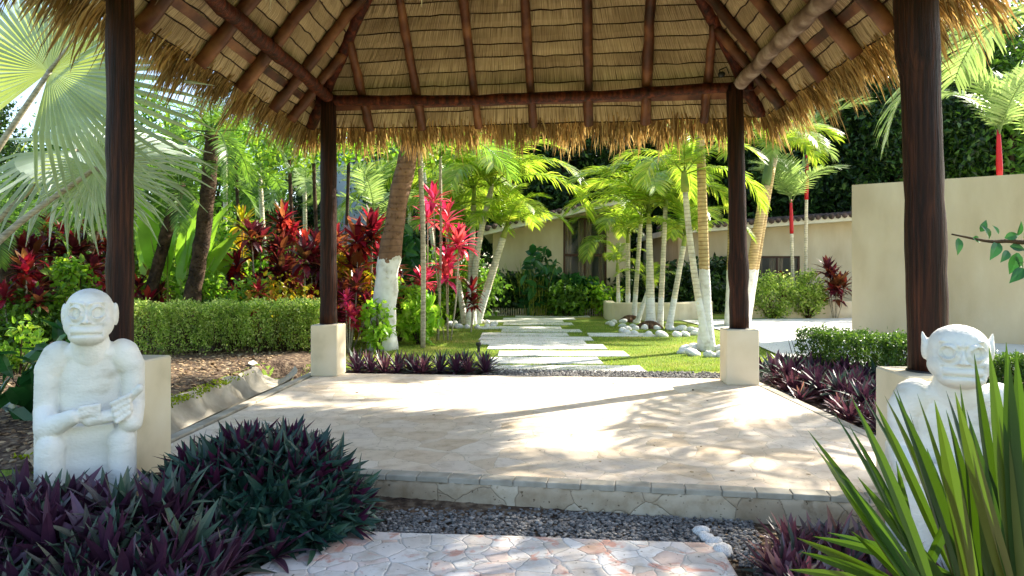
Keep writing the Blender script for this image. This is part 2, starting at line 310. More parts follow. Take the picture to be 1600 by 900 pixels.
# side border
g=Geo()
for (p,q) in (((-2.955,5.33),(-2.775,9.9)),((3.115,4.4),(3.115,9.3))):
    p=np.array(p);q=np.array(q);d=nrm(q-p);L=np.linalg.norm(q-p);k=0
    while k<L:
        l=min(1.2,L-k); c=p+d*(k+l/2); box(g,(c[0],c[1],-.115),(.11,l-.006,.24),math.atan2(d[1],d[0])-math.pi/2,bev=.008); k+=l
tag(link('floor_side_border',g.mesh('b',M['concrete'])),kind='structure')
# walkway in front
pl=[(-1.17,4.33),(-1.3,3.95),(-1.45,3.6),(-1.5,3.2),(-1.52,-1.2),(1.24,-1.2),(1.2,3.0),(1.19,3.7),(1.215,4.12),(.6,4.17),(0,4.24),(-.6,4.28)]
pl=pl[::-1] if False else pl
g=Geo(); poly_prism(g,pl,-.3,-.15,.02); tag(link('stone_walkway',g.mesh('w',M['path'])),kind='structure')
# gravel
def gravel(name,poly,N,z,s=(.008,.016),mt='gravel',flat=.7,lay=.02):
    from mathutils.geometry import intersect_point_quad_2d
    P=np.array(poly); lo=P.min(0); hi=P.max(0); pts=RNG.uniform(lo,hi,(N*2,2))
    def inside(p):
        c=np.zeros(len(p),bool); j=len(P)-1
        for i in range(len(P)):
            xi,yi=P[i]; xj,yj=P[j]; t=((yi>p[:,1])!=(yj>p[:,1]))&(p[:,0]<(xj-xi)*(p[:,1]-yi)/(yj-yi+1e-12)+xi); c^=t; j=i
        return c
    pts=pts[inside(pts)][:N]; n=len(pts); zz=(gz(pts[:,0],pts[:,1]) if z is None else np.full(n,z))+RNG.uniform(0,lay,n)
    TV,TF=ICO1; TV=TV*(1+RNG.normal(size=(len(TV),1))*.12)
    S=RNG.uniform(s[0],s[1],(n,1))*np.stack([RNG.uniform(.8,1.4,n),RNG.uniform(.7,1.1,n),RNG.uniform(.5,1,n)*flat],1)
    g=Geo(); scatter(g,TV,TF,rotm(nrm(np.stack([RNG.normal(size=n),RNG.normal(size=n),RNG.normal(size=n)*.3],1)),np.tile([0.01,0,1.],(n,1))),np.column_stack([pts,zz]),S)
    return tag(link(name,g.mesh(name,M[mt])),kind='stuff')
gravel('gravel',[(-1.9,5.08),(1.55,4.53),(1.35,3.6),(1.2,4.12),(-1.2,4.3),(-1.6,4.4)],9000,-.19,(.009,.017),lay=.022)
gravel('gravel',[(-.45,9.75),(3.3,9.4),(3.3,10.0),(2.8,10.25),(-.35,10.55)],5000,-.075,(.012,.022),lay=.03)
gravel('gravel',[(3.2,8.4),(4.4,8.4),(5.2,10.4),(5.2,12),(4.5,12),(3.2,10)],4500,-.075,(.014,.026),lay=.03)
g=Geo(); g.add([(-2.5,9.8,-.085+.012),(3.3,9.2,-.085+.012),(5.3,9.6,-.073),(5.3,12,-.073),(4.5,12,-.073),(3.0,10.25,-.073),(-2.5,10.7,-.073)],[np.arange(7)]); tag(link('gravel_bed_soil',g.mesh('gb',M['soil'])),kind='structure')
# litter on the mulch
gravel('leaf_litter',[(-9,5.5),(-3.72,5.5),(-3.72,12),(-9,12)],9000,None,(.012,.035),'litter',.2,.02)
gravel('leaf_litter',[(-5,2),(-1.3,2),(-1.3,4.4),(-2.9,5.2),(-5,5.2)],3000,None,(.01,.025),'litter',.25,.02)
gravel('leaf_litter',[(1.22,2),(3.5,2),(3.5,4.3),(1.22,4.5)],5000,None,(.008,.02),'litter',.35,.02)
gravel('fallen_leaves',[(-2.6,5.5),(2.9,4.6),(2.9,9),(-2.5,9.5)],46,.001,(.008,.02),'litter',.12,.002)
# drain channel beside the floor
def drain():
    t=thing('drain_channel','curved concrete drain channel with mossy rim along the left edge of the pavilion floor','drain')
    P=np.array([(-2.98,5.2),(-3.02,6.2),(-3.02,7.2),(-2.99,8.2),(-2.95,9.1),(-3.05,10.0),(-3.3,10.7)]); C=curve_pts(np.column_stack([P,np.zeros(len(P))]),10)[:,:2]
    T=nrm(np.gradient(C,axis=0)); N=np.column_stack([-T[:,1],T[:,0]]); m=len(C)
    u=np.linspace(0,1,12); prof=[(-.0+.62*x, -.02-.2*math.sin(math.pi*min(1,x*1.15))**.8+ (.09 if x>.8 else 0)*min(1,(x-.8)/.2 if x>.8 else 0)) for x in u]
    rows=[]
    for i in range(m):
        wv=1+.08*math.sin(i*.9); dz=.02*math.sin(i*.55)
        rows.append([(C[i,0]+N[i,0]*a*wv,C[i,1]+N[i,1]*a*wv,z+dz*(a/.6)) for a,z in prof])
    V=np.array(rows).reshape(-1,3); k=12
    g=Geo(); g.add(V,np.array([[i*k+j,i*k+j+1,(i+1)*k+j+1,(i+1)*k+j] for i in range(m-1) for j in range(k-1)])); 
    o=link('channel',g.mesh('c',M['concrete'],True),t)
    g=Geo(); n=1500; i=RNG.integers(0,m-1,n); keep=(RNG.random(n)<np.clip(1.1-np.abs(C[i,1]-6.9)/2.4,0,1)); i=i[keep]; n=len(i); a=(.56+RNG.normal(size=n)*.05)
    L=np.column_stack([C[i]+N[i]*a[:,None]+RNG.normal(size=(n,2))*.02,.045+(a-.5)*.2+RNG.uniform(0,.015,n)]); scatter(g,ICO1[0],ICO1[1],rotm(randdirs(n),randdirs(n)),L,RNG.uniform(.006,.013,n)[:,None]*np.array([[1.4,1.4,.6]])); tag(link('moss',g.mesh('m',M['moss']),t),kind='stuff')
    # soil sliding over the outer rim is the bed itself
drain()
# stepping slabs
SL=[(765,1006,574,6.5),(764,939,561.5,6),(778,980,550.5,5),(762,946,540,4.5),(749,915,532.8,3.6),(749,925,527.2,3.2),(752,888,520.8,2.8),(919,1022,521.5,2.8),(783,908,515,2.2),(748,877,510.5,2.2),(786,895,504.5,1.9),(762,880,500.5,1.7),(786,899,496.8,1.6),(805,921,493,1.4),(757,792,490.2,2.2),(640,690,507,2.2)]
ORD=['nearest','second','third','fourth','fifth','sixth','seventh','offset','ninth','tenth','eleventh','twelfth','thirteenth','farthest','small far left','short']
for i,(x0,x1,py,h) in enumerate(SL):
    h*=.80
    d0=GD(py+h,-.045); d1=GD(py-h,-.045); dm=(d0+d1)/2; X0=PX(x0,dm); X1=PX(x1,dm); g=Geo()
    n=10; us=np.linspace(X0,X1,n); P=[(u,d0+RNG.normal()*.015) for u in us]+[(u,d1+RNG.normal()*.015) for u in us[::-1]]
    c=np.array([(X0+X1)/2,dm]); a=R(RNG.uniform(-2.2,.3)); P=[(c[0]+(x-c[0])*math.cos(a)-(y-c[1])*math.sin(a),c[1]+(x-c[0])*math.sin(a)+(y-c[1])*math.cos(a)) for x,y in P]
    z1=-.062+.004*(i%2)+RNG.uniform(-.002,.002); poly_prism(g,np.array(P),-.13,z1,.015)
    lab={7:'short pale stepping slab lying off to the right of the main row, beside the palm stone ring',14:'small pale slab on the lawn left of the far end of the stepping row',15:'short pale slab on the lawn left of the three-trunk palm'}.get(i,'%s pale stepping slab in the main row, counted from the pavilion'%ORD[i])
    tag(link('stepping_slab',g.mesh('s',M['step'])),lab,'stepping stone','stepping slabs crossing the lawn')
# ---------------- pavilion ----------------
pav=thing('thatched_pavilion','open pavilion with dark log posts and a palm thatch roof over the paved floor','pavilion')
FL=np.array([-2.52,9.67]);FR=np.array([2.89,8.96]);NR=np.array([2.66,4.5]);NL=np.array([-2.66,4.78])
ZB=3.78; MS=1.25
CR=[FL,FR,NR,NL]                       # clockwise seen from above -> sides F,Rt,N,L
SN=[];SCc=[]
for i in range(4):
    a,b=CR[i],CR[(i+1)%4]; d=nrm(b-a); n=np.array([d[1],-d[0]]); SN.append(n); SCc.append(n@a)
def corner(i,s):   # corner i = between side i-1 and side i, inset by s
    A=np.array([SN[i-1],SN[i]]); return np.linalg.solve(A,np.array([SCc[i-1]+s,SCc[i]+s]))
def ridge(a,b,c):
    A=np.array([[*SN[k],-1] for k in (a,b,c)]); x=np.linalg.solve(A,np.array([SCc[k] for k in (a,b,c)])); return x[:2],x[2]
RA,sA=ridge(3,0,2); RB,sB=ridge(1,0,2)
def rz_(s): return ZB+.165+MS*s      # rafter axis height at inset s
OV=.42
# pedestals & posts
for nm,(P,hh,pw,rb,rt,lean) in dict(a=(FL,.69,.37,.115,.105,(0,0)),b=(FR,.69,.40,.118,.10,(-.06,0)),c=(NR,.795,.46,.118,.112,(-.10,0)),d=(NL,.84,.46,.083,.088,(0,0))).items():
    g=Geo(); z0=-.25 if nm in 'cd' else -.002; box(g,(P[0],P[1],(z0+hh)/2),(pw,pw,hh-z0),R(-5),bev=.012); pd=link('pedestal',g.mesh('p',M['cream']),pav)
    g=Geo(); n=20; t=np.linspace(0,1,n); pts=np.column_stack([P[0]+lean[0]*(t**1.4),np.full(n,P[1]),hh+.002+(ZB-hh)*t]); rad=rb+(rt-rb)*t+RNG.normal(size=n)*.003
    if nm=='c': rad[13:]+=.012; pts[13:,0]-=.01
    if nm=='b': rad[4:6]+=.01
    tube(g,pts,rad,18,noise=.012); link('post',g.mesh('p',M['post'],True),pav)
    g=Geo(); tube(g,[(P[0],P[1],hh-.001),(P[0],P[1],hh+.012)],[rb+.012,rb+.006],18); link('post_collar',g.mesh('p',M['metal'],True),pav)
# ring beams
def P3(p,z): return np.array([p[0],p[1],z])
for i,(rad,mt,bend) in enumerate([(.068,'wood',(0,0,-.075)),(.085,'greywood',(0,0,.03)),(.085,'wood',(0,0,0)),(.08,'wood',(0,0,.03))]):
    a,b=CR[i],CR[(i+1)%4]; d=nrm(b-a); off={0:.0,1:.012,2:0,3:.01}[i]; g=Geo(); logg(g,P3(a-d*.16,ZB+off),P3(b+d*.16,ZB+off),rad,rad*.95,18,14,bend=bend); link('beam',g.mesh('b',M[mt],True),pav)
# rafters
def rafter(p_in,n,s0,s1,r,mt='rafter'):
    # p_in point on beam line, n inward normal
    g=Geo(); q0=p_in+n*s0; q1=p_in+n*s1; logg(g,P3(q0,rz_(s0)),P3(q1,rz_(s1)),r,r*.88,14,12); link('rafter',g.mesh('r',M[mt],True),pav)
def smax(side,p):
    # inset at which the rafter from p meets a hip
    best=9
    for j in ((side-1)%4,(side+1)%4,(side+2)%4):
        # dist_j(p+n s) = s
        n=SN[side]; k=SN[j]@n; c=SN[j]@p-SCc[j]
        if abs(1-k)>1e-6: s=c/(1-k); best=min(best,s if s>0 else best)
    return best
for px in (565,650,740,828,917,1007,1100):
    X=PX(px,9.72-(px-565)/535*.5); t=(X-FL[0])/(FR[0]-FL[0]); p=FL+(FR-FL)*t; rafter(p,SN[0],-OV,min(smax(0,p),2.3),.062+RNG.uniform(-.004,.006))
for y in (9.35,8.72,7.72,6.8,5.76,4.95):
    p=NL+(FL-NL)*((y-NL[1])/(FL[1]-NL[1])); rafter(p,SN[3],-OV,smax(3,p),.07)
for y in (8.62,8.2,7.32,6.5,5.85,5.0):
    p=NR+(FR-NR)*((y-NR[1])/(FR[1]-NR[1])); rafter(p,SN[1],-OV,smax(1,p),.066)
for x in (-2.2,-1.4,-.6,.2,1.,1.8,2.4):
    p=NL+(NR-NL)*((x-NL[0])/(NR[0]-NL[0])); rafter(p,SN[2],-OV,min(smax(2,p),2.3),.065)
# hips + ridge
for i,(Rp,sr) in enumerate([(RA,sA),(RB,sB),(RB,sB),(RA,sA)]):
    c0=corner(i,-OV*.9); g=Geo(); logg(g,P3(c0,rz_(-OV*.9)+.01),P3(Rp,rz_(sr)),.078,.07,18,12,bend=(0,0,.02)); link('hip_rafter',g.mesh('h',M['wood'],True),pav)
g=Geo(); logg(g,P3(RA,rz_(sA)+.03),P3(RB,rz_(sB)+.03),.07,.07,5,12); link('ridge_pole',g.mesh('h',M['wood'],True),pav)
# purlin board near the eave, thatch and fringe per side
for i in range(4):
    s=-.24; a=corner(i,s); b=corner((i+1)%4,s); n=SN[i]; d=nrm(b-a); L=np.linalg.norm(b-a); g=Geo(); u=np.linspace(0,1,14)
    sl=nrm(np.array([n[0],n[1],MS])); up=nrm(np.array([-n[0]*MS,-n[1]*MS,1]))
    V=[]
    for t in u:
        c=P3(a+(b-a)*t,rz_(s)+.075)+RNG.normal()*.004*np.array([0,0,1])
        for (p,q) in ((-.045,-.012),(.045,-.012),(.045,.012),(-.045,.012)): V.append(c+sl*p+up*q)
    m=len(u); g.add(V,[np.array([[k*4+j,k*4+(j+1)%4,(k+1)*4+(j+1)%4,(k+1)*4+j] for k in range(m-1) for j in range(4)]),np.array([3,2,1,0]),np.arange(m*4-4,m*4)])
    link('eave_board',g.mesh('e',M['rafter']),pav)
    # courses, overlapping; slope pitch .19 m
    g=Geo(); gb=Geo(); st=.118; S=np.arange(-OV-.02,min(sA,sB)-.02,st); smx=min(sA,sB)
    for k,s0 in enumerate(S):
        s1=min(s0+st*1.35,smx-.004); a0,b0=corner(i,s0),corner((i+1)%4,s0); a1,b1=corner(i,s1),corner((i+1)%4,s1)
        L=np.linalg.norm(b0-a0); nn_=max(3,int(L/.035)); u=np.linspace(0,1,nn_)
        z0=rz_(s0)+.085; z1=rz_(s1)+.145
        wv=np.cumsum(RNG.normal(size=nn_))*.0022; wv-=np.linspace(wv[0],wv[-1],nn_); jit=RNG.normal(size=nn_)*.004
        lo=np.column_stack([a0+(b0-a0)*u[:,None],np.full(nn_,z0)])+np.outer(wv+jit,sl)
        hi=np.column_stack([a1+(b1-a1)*u[:,None],np.full(nn_,z1)]); md=(lo*.75+hi*.25)+up*(-.012)+np.outer(RNG.normal(size=nn_)*.003,up)
        top=lo+up*.022
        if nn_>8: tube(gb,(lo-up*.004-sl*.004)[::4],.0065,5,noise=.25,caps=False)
        V=np.concatenate([top,lo,md,hi]); ux=(a0-corner(i,-1))@d+u*L+k*.37; UV=np.concatenate([np.column_stack([ux,np.full(nn_,s0*1.6+k*.3+q)]) for q in (-.02,0,.05,.25)])
        g.add(V,np.array([[r*nn_+j,r*nn_+j+1,(r+1)*nn_+j+1,(r+1)*nn_+j] for r in range(3) for j in range(nn_-1)]),UV)
    # outer skin
    for k in range(12):
        s0=-OV-.06+(smx+OV+.06)*k/12; s1=-OV-.06+(smx+OV+.06)*(k+1)/12+.04; a0,b0=corner(i,s0),corner((i+1)%4,s0); s1=min(s1,smx-.002); a1,b1=corner(i,s1),corner((i+1)%4,s1); nn_=60; u=np.linspace(0,1,nn_)
        lo=np.column_stack([a0+(b0-a0)*u[:,None],rz_(s0)+.34+RNG.normal(size=nn_)*.01]); hi=np.column_stack([a1+(b1-a1)*u[:,None],np.full(nn_,rz_(s1)+.30)])
        g.add(np.concatenate([lo,hi]),np.array([[j,j+1,nn_+j+1,nn_+j] for j in range(nn_-1)]),np.concatenate([np.column_stack([u*6,np.full(nn_,k*1.)]),np.column_stack([u*6,np.full(nn_,k+.5)])]))
    link('thatch',g.mesh('t',M['thatch']),pav); link('thatch_shadow_lines',gb.mesh('tb',M['post']),pav)  # thin dark tubes stand in for the shadow gaps between thatch courses
    # fringe strands
    g=Geo(); L0=np.linalg.norm(corner((i+1)%4,-OV)-corner(i,-OV)); N=int(L0*560)
    s=RNG.uniform(-OV-.12,-OV+.05,N); u=RNG.uniform(-.005,1.005,N); 
    A=np.array([corner(i,x) for x in (-.6,-.2)]);B=np.array([corner((i+1)%4,x) for x in (-.6,-.2)])
    f=((s+.6)/.4)[:,None]; a_=A[0]+(A[1]-A[0])*f; b_=B[0]+(B[1]-B[0])*f; p=a_+(b_-a_)*u[:,None]
    lift=RNG.uniform(.06,.26,N); base=np.column_stack([p,rz_(s)+lift])
    out=np.array([-n[0],-n[1],-MS]); out=nrm(out); tang=np.array([d[0],d[1],0])
    ln=RNG.uniform(.2,.42,N)*(1+.25*np.sin(u*L0*9)+.2*np.sin(u*L0*23+1)); ln*=np.where(RNG.random(N)<.03,1.35,1)
    # strands near the corners splay along the hip
    cs=(np.clip(1-u*L0/1.3,0,1)*-1+np.clip(1-(1-u)*L0/1.3,0,1))
    dirv=nrm(out[None]+tang[None]*(cs*.45+RNG.normal(size=N)*.16)[:,None]+RNG.normal(size=(N,3))*.05)
    K=5; rows=[]; q=base.copy(); dv=dirv.copy(); wdt=RNG.uniform(.004,.011,N); sid=nrm(tang[None]+RNG.normal(size=(N,3))*.5)
    for k in range(K):
        ww=wdt*(1,1.1,1,.8,.15)[k]; rows.append(q-sid*ww[:,None]); rows.append(q+sid*ww[:,None]); q=q+dv*(ln/(K-1))[:,None]
        dv=nrm(dv+np.array([0,0,-.22])+RNG.normal(size=(N,3))*.07)
    V=np.stack(rows,1).reshape(-1,3); off=(np.arange(N)*2*K)[:,None,None]; Fq=np.array([[2*k,2*k+1,2*k+3,2*k+2] for k in range(K-1)])
    g.add(V,(Fq[None]+off).reshape(-1,4)); link('fringe',g.mesh('f',M['fringe'],True),pav)
# spotlight bracket on the right corner
lp=thing('spotlight','small black spotlight bracket on the far right corner of the pavilion beam','spotlight',(2.70,8.86,ZB+.1)); 
g=Geo(); tube(g,[(-.07,0,-.02),(-.09,0,.07),(.0,0,.11),(.03,0,.03)],.008,8); link('bracket',g.mesh('b',M['metal']),lp)
g=Geo(); tube(g,[(-.09,-.05,.0),(-.05,0,.02),(-.03,.02,.03)],[.035,.035,.02],12); link('lamp_head',g.mesh('b',M['metal'],True),lp)
# ---------------- statues ----------------
def statue(loc,rz,sc,label,pose,headtilt=0):
    import bmesh
    bm=bmesh.new()
    def ell(c,r,rot=None):
        q=bmesh.ops.create_icosphere(bm,subdivisions=3,radius=1)['verts']; Mx=Matrix.Translation(c)@(rot or Matrix())@Matrix.Diagonal((*r,1)); bmesh.ops.transform(bm,matrix=Mx,verts=q)
    def cap(p0,p1,r0,r1,flat=1):
        n=18
        for k in range(n):
            t=k/(n-1); c=Vector(p0).lerp(Vector(p1),t); r=r0+(r1-r0)*t; ell(c,(r,r*flat,r))
    def bx(c,s,b=.02):
        q=bmesh.ops.create_cube(bm,size=1)['verts']; bmesh.ops.transform(bm,matrix=Matrix.Translation(c)@Matrix.Diagonal((*s,1)),verts=q)
    # local frame: x to viewer's right, -y to the viewer, z up. height about 1.42
    bx((0,.09,.32),(.44,.30,.64)); bx((0,.02,.04),(.56,.46,.10))
    for sx in (-1,1):
        cap((sx*.2,.0,.55),(sx*.205,-.13,.53),.085,.088); cap((sx*.207,-.135,.50),(sx*.212,-.125,.08),.086,.082)
        ell((sx*.21,-.17,.1),(.09,.13,.07)); cap((sx*.195,.05,1.02),(sx*.25,.04,.95),.10,.082); cap((sx*.25,.04,.95),(sx*.262,.02,.72),.080,.070)
    bx((-.30,.12,.42),(.05,.26,.6)); bx((0,-.02,.34),(.30,.18,.60))
    for k in range(16):
        t=k/15; ell((0,.06,.64+.36*t),(.175+.03*math.sin(t*3.1),.13,.09))
    ell((0,.05,1.04),(.205,.12,.08)); cap((0,.03,1.05),(0,.0,1.13),.125,.12)
    if pose==0:
        cap((-.262,.02,.72),(-.235,-.09,.64),.072,.075); cap((-.235,-.10,.635),(-.06,-.215,.715),.07,.045)
        ell((.0,-.22,.735),(.075,.035,.035),Matrix.Rotation(R(-14),4,'Y'))
        for k in range(4): cap((-.02,-.245+.008*k,.765-.024*k),(.085,-.232,.775-.026*k),.0135,.012)
        cap((.262,.02,.72),(.262,-.10,.66),.070,.068); cap((.02,-.20,.69),(.17,-.19,.705),.040,.040)
        ell((.215,-.18,.735),(.062,.05,.075))
        for k in range(4): cap((.155+.010*k,-.232,.775-.034*k),(.255,-.222,.815-.034*k),.0155,.0145)
        cap((.262,-.18,.80),(.315,-.20,.85),.028,.026); ell((.255,-.13,.645),(.075,.08,.06))
    else:
        cap((-.262,.02,.72),(-.245,-.10,.66),.072,.07); cap((-.245,-.11,.65),(-.05,-.225,.66),.068,.048)
        cap((.262,.02,.72),(.255,-.10,.68),.072,.07); cap((.255,-.11,.68),(.07,-.22,.70),.068,.048)
        for k in range(4): cap((-.05,-.25,.70-.026*k),(.06,-.255,.712-.026*k),.0145,.013)
    # head
    ell((0,-.01,1.27),(.165,.155,.155)); ell((0,-.02,1.31),(.158,.14,.115)); ell((0,-.05,1.215),(.168,.13,.10)); ell((0,-.1,1.165),(.13,.10,.068))
    ell((0,-.145,1.262),(.032,.045,.035))
    for sx in (-1,1):
        ell((sx*.022,-.185,1.236),(.02,.02,.012))
        if pose==0: ell((sx*.168,.01,1.27),(.022,.045,.07))
        else: ell((sx*.168,.01,1.29),(.02,.035,.06)); cap((sx*.165,.01,1.32),(sx*.18,.02,1.375),.022,.008)
        cap((sx*.02,-.16,1.335 if pose==0 else 1.322),(sx*.105,-.125,1.345),.014,.010)
    me=bpy.data.meshes.new('tmp'); bm.to_mesh(me); bm.free(); ob=bpy.data.objects.new('tmp',me); COL.objects.link(ob)
    md=ob.modifiers.new('r','REMESH'); md.mode='VOXEL'; md.voxel_size=.007; sm=ob.modifiers.new('s','SMOOTH'); sm.factor=.6; sm.iterations=5
    dg=bpy.context.evaluated_depsgraph_get(); me2=bpy.data.meshes.new_from_object(ob.evaluated_get(dg)); bpy.data.objects.remove(ob)
    n=len(me2.vertices); V=np.empty(n*3); me2.vertices.foreach_get('co',V); V=V.reshape(-1,3); N=np.empty(n*3); me2.vertices.foreach_get('normal',N); N=N.reshape(-1,3)
    front=(V[:,1]<-.03)&(V[:,2]>1.08); D=np.zeros(n); x,z=V[:,0],V[:,2]
    gs=lambda d,w: np.exp(-(d/w)**2)
    for sx in (-1,1):
        r=np.hypot(x-sx*.070,(z-1.287)); D+=1.7*front*(gs(r-.038,.007)*.012-gs(r-.027,.006)*.006+gs(r,.018)*.004-gs(r-.052,.01)*.006)
        D+=front*(-gs(r-.011,.005)*.006)
    zm=1.168+.25*x*x*( -1 if pose==0 else -2)+ (.0 if pose==0 else .004); D+=front*(np.abs(x)<.105)*(-gs(z-zm,.008)*.026); D+=front*(np.abs(x)<.10)*gs(z-zm-.03,.016)*.006
    D+=front*(np.abs(x)<.11)*(-gs(z-1.215,.008)*.012)
    for sx in (-1,1): D+=front*(-gs(np.hypot(x-sx*.026,z-1.232),.008)*.008)
    # tool marks
    D+=.0007*np.sin(V[:,2]*260+9*np.sin(V[:,0]*31)+7*np.sin(V[:,1]*27)+5*np.sin(V[:,2]*13))*np.where(V[:,2]<1.1,1,.3)+RNG.normal(size=n)*.0004
    V=V+N*D[:,None]; hk=np.clip((V[:,2]-1.08)/.08,0,1); V[:,0]*=.86*(1-.10*hk); me2.vertices.foreach_set('co',V.ravel()); me2.update(); me2.polygons.foreach_set('use_smooth',np.ones(len(me2.polygons),bool)); me2.materials.clear(); me2.materials.append(M['white'])
    return tag(link('monkey_statue',me2,None,loc,(0,0,rz),sc),label,'statue','monkey statues guarding the pavilion')
statue((PX(141,4.22),4.22,-.12),R(24),(1.02,1.02,1.02),'white carved seated monkey statue with round head holding its wrist, before the left post',0)
statue((PX(1496,3.75),3.75,-.27),R(-24),(1.16,1.04,1.0),'white carved seated monkey statue with pointed ears and heavy brows, behind the fan palm blades',1)
# ---------------- right wall, planters, houses ----------------
def wallpiece(nm,pts,z0,z1a,z1b,th,mt,label,cat):
    g=Geo(); (ax,ay),(bx_,by)=pts; d=nrm(np.array([bx_-ax,by-ay])); n=np.array([-d[1],d[0]])*th
    B=[(ax,ay),(bx_,by),(bx_+n[0],by+n[1]),(ax+n[0],ay+n[1])]; T=[z1a,z1b,z1b,z1a]
    m=24; V=[]
    V=[(x,y,z0) for x,y in B]+[(x,y,t) for (x,y),t in zip(B,T)]
    g.add(V,np.array([[3,2,1,0],[4,5,6,7],[0,1,5,4],[1,2,6,5],[2,3,7,6],[3,0,4,7]]))
    return tag(link(nm,g.mesh(nm,M[mt])),label,cat)
kN=69.; dN=F/kN; X0=PX(1331,dN); dR=13.0; X1=PX(1760,dR)
wallpiece('garden_wall',[(X0,dN),(X1,dR)],-.2,PZ(289,dN),PZ(289,dN)-.02,.42,'wallcream','tall tan stucco garden wall behind the right post, end face towards the driveway','wall')
# low planter walls
def lowwall(pts,h,th,label):
    g=Geo(); C=curve_pts(np.array([(x,y,0) for x,y in pts]),8)[:,:2]; T=nrm(np.gradient(C,axis=0)); N=np.column_stack([-T[:,1],T[:,0]]); m=len(C)
    prof=[(0,-.12),(0,h-.03),(.02,h),(th-.02,h),(th,h-.03),(th,-.12)]; V=np.array([[(C[i,0]+N[i,0]*a,C[i,1]+N[i,1]*a,z) for a,z in prof] for i in range(m)]).reshape(-1,3); k=6
    g.add(V,[np.array([[i*k+j,(i+1)*k+j,(i+1)*k+j+1,i*k+j+1] for i in range(m-1) for j in range(k-1)]),np.arange(6),np.arange(m*k-1,m*k-7,-1)]); return tag(link('planter_wall',g.mesh('p',M['cream'])),label,'planter wall')
d=GD(499,-.06); d2=GD(496,-.06)
lowwall([(PX(946,d2),d2+.5),(PX(952,d),d+.0),(PX(1000,d),d-.15),(PX(1060,d),d-.1),(PX(1118,d2),d2+.3)],.44,.3,'curved low cream planter wall behind the palm cluster')
lowwall([(PX(1150,d2),d2),(PX(1230,d2),d2),(PX(1320,d2),d2-.1),(PX(1400,d2),d2-.1)],.44,.3,'straight low cream planter wall between the far right post and the tall wall')
# houses
def house(nm,label,x0,x1,dd,zt0,zt1,depth,wins,ztile=.18):
    t=thing(nm,label,'house',(x0,dd,-.1)); W_=x1-x0
    def piece(n,B,mt,par=t):
        g=Geo(); V,Fc=B; g.add(V,Fc); return link(n,g.mesh(n,M[mt]),par)
    bf=np.array([[3,2,1,0],[4,5,6,7],[0,1,5,4],[1,2,6,5],[2,3,7,6],[3,0,4,7]])
    # front wall with openings built as cells
    xsb=sorted({0,W_,*[a for w in wins for a in (w[0],w[1])]}); g=Geo()
    def top(x): return zt0+(zt1-zt0)*x/W_-.0
    for a,b in zip(xsb[:-1],xsb[1:]):
        ws=[w for w in wins if w[0]<=a+1e-6 and w[1]>=b-1e-6]
        segs=[(0,None)] if not ws else [(0,ws[0][2]),(ws[0][3],None)]
        for lo,hi in segs:
            ha,hb=(top(a),top(b)) if hi is None else (hi,hi)
            g.add([(a,0,lo),(b,0,lo),(b,.22,lo),(a,.22,lo),(a,0,ha),(b,0,hb),(b,.22,hb),(a,.22,ha)],bf)
    g.add([(0,.221,0),(.22,.221,0),(.22,depth,0),(0,depth,0),(0,.221,zt0),(.22,.221,zt0),(.22,depth,zt0),(0,depth,zt0)],bf)
    g.add([(W_-.22,.221,0),(W_,.221,0),(W_,depth,0),(W_-.22,depth,0),(W_-.22,.221,zt1),(W_,.221,zt1),(W_,depth,zt1),(W_-.22,depth,zt1)],bf)
    g.add([(.22,depth-.2,0),(W_-.22,depth-.2,0),(W_-.22,depth,0),(.22,depth,0),(.22,depth-.2,zt0),(W_-.22,depth-.2,zt1),(W_-.22,depth,zt1),(.22,depth,zt0)],bf); link('wall',g.mesh('w',M['wallcream']),t)
    for w in wins:
        wo=link('window',None,t)
        g=Geo(); a,b,lo,hi=w[:4]; f=.07
        for (c,s) in (((a+f/2,.08,(lo+hi)/2),(f,.1,hi-lo)),((b-f/2,.08,(lo+hi)/2),(f,.1,hi-lo)),(((a+b)/2,.08,hi-f/2),(b-a-2*f,.1,f)),(((a+b)/2,.08,lo+f/2),(b-a-2*f,.1,f))): box(g,c,s)
        for k in range(1,w[4]): box(g,(a+(b-a)*k/w[4],.08,(lo+hi)/2),(f*.8,.09,hi-lo-2*f))
        if len(w)>5:
            box(g,((a+b)/2,.081,lo+(hi-lo)*w[5]),(b-a-2*f,.08,f*1.3))
        g2=link('frame',g.mesh('f',M['brown']),wo); g=Geo(); g.add([(a+f,.06,lo+f),(b-f,.06,lo+f),(b-f,.06,hi-f),(a+f,.06,hi-f)],np.array([[0,1,2,3]])); link('pane',g.mesh('g',M['glass']),wo)
        g=Geo(); n=60; u=np.linspace(a+f,b-f,n); yy=.17+.03*np.sin(np.arange(n)*1.3)
        msk=[j for j in range(n-1) if (int((j/n)*w[4]*3)%3!=1)]
        g.add(np.concatenate([np.column_stack([u,yy,np.full(n,lo+f)]),np.column_stack([u,yy,np.full(n,hi-f)])]),np.array([[j,j+1,n+j+1,n+j] for j in msk])); link('curtain',g.mesh('c',M['curtain']),wo)
    ov=.7; g=Geo()
    a,b=-.3,W_+.3; za,zb=top(a)+.002,top(b)+.002
    g.add([(a,-ov,za),(b,-ov,zb),(b,depth+.3,zb),(a,depth+.3,za),(a,-ov,za+.22),(b,-ov,zb+.22),(b,depth+.3,zb+.22),(a,depth+.3,za+.22)],bf); rf=link('roof',g.mesh('r',M['cream']),t)
    g=Geo(); n=int((b-a)/.24)
    for k in range(n):
        x=a+(k+.5)*(b-a)/n; z=za+(zb-za)*(k+.5)/n+.23
        for r_ in range(7):
            y0=-ov-.06+r_*.5; zz=z+r_*.03; tube(g,[(x,y0,zz-.02),(x,y0+.55,zz+.0)],[.10+RNG.uniform(-.01,.01),.09],8)
    link('tiles',g.mesh('tl',M['rooftile'],True),rf); return t
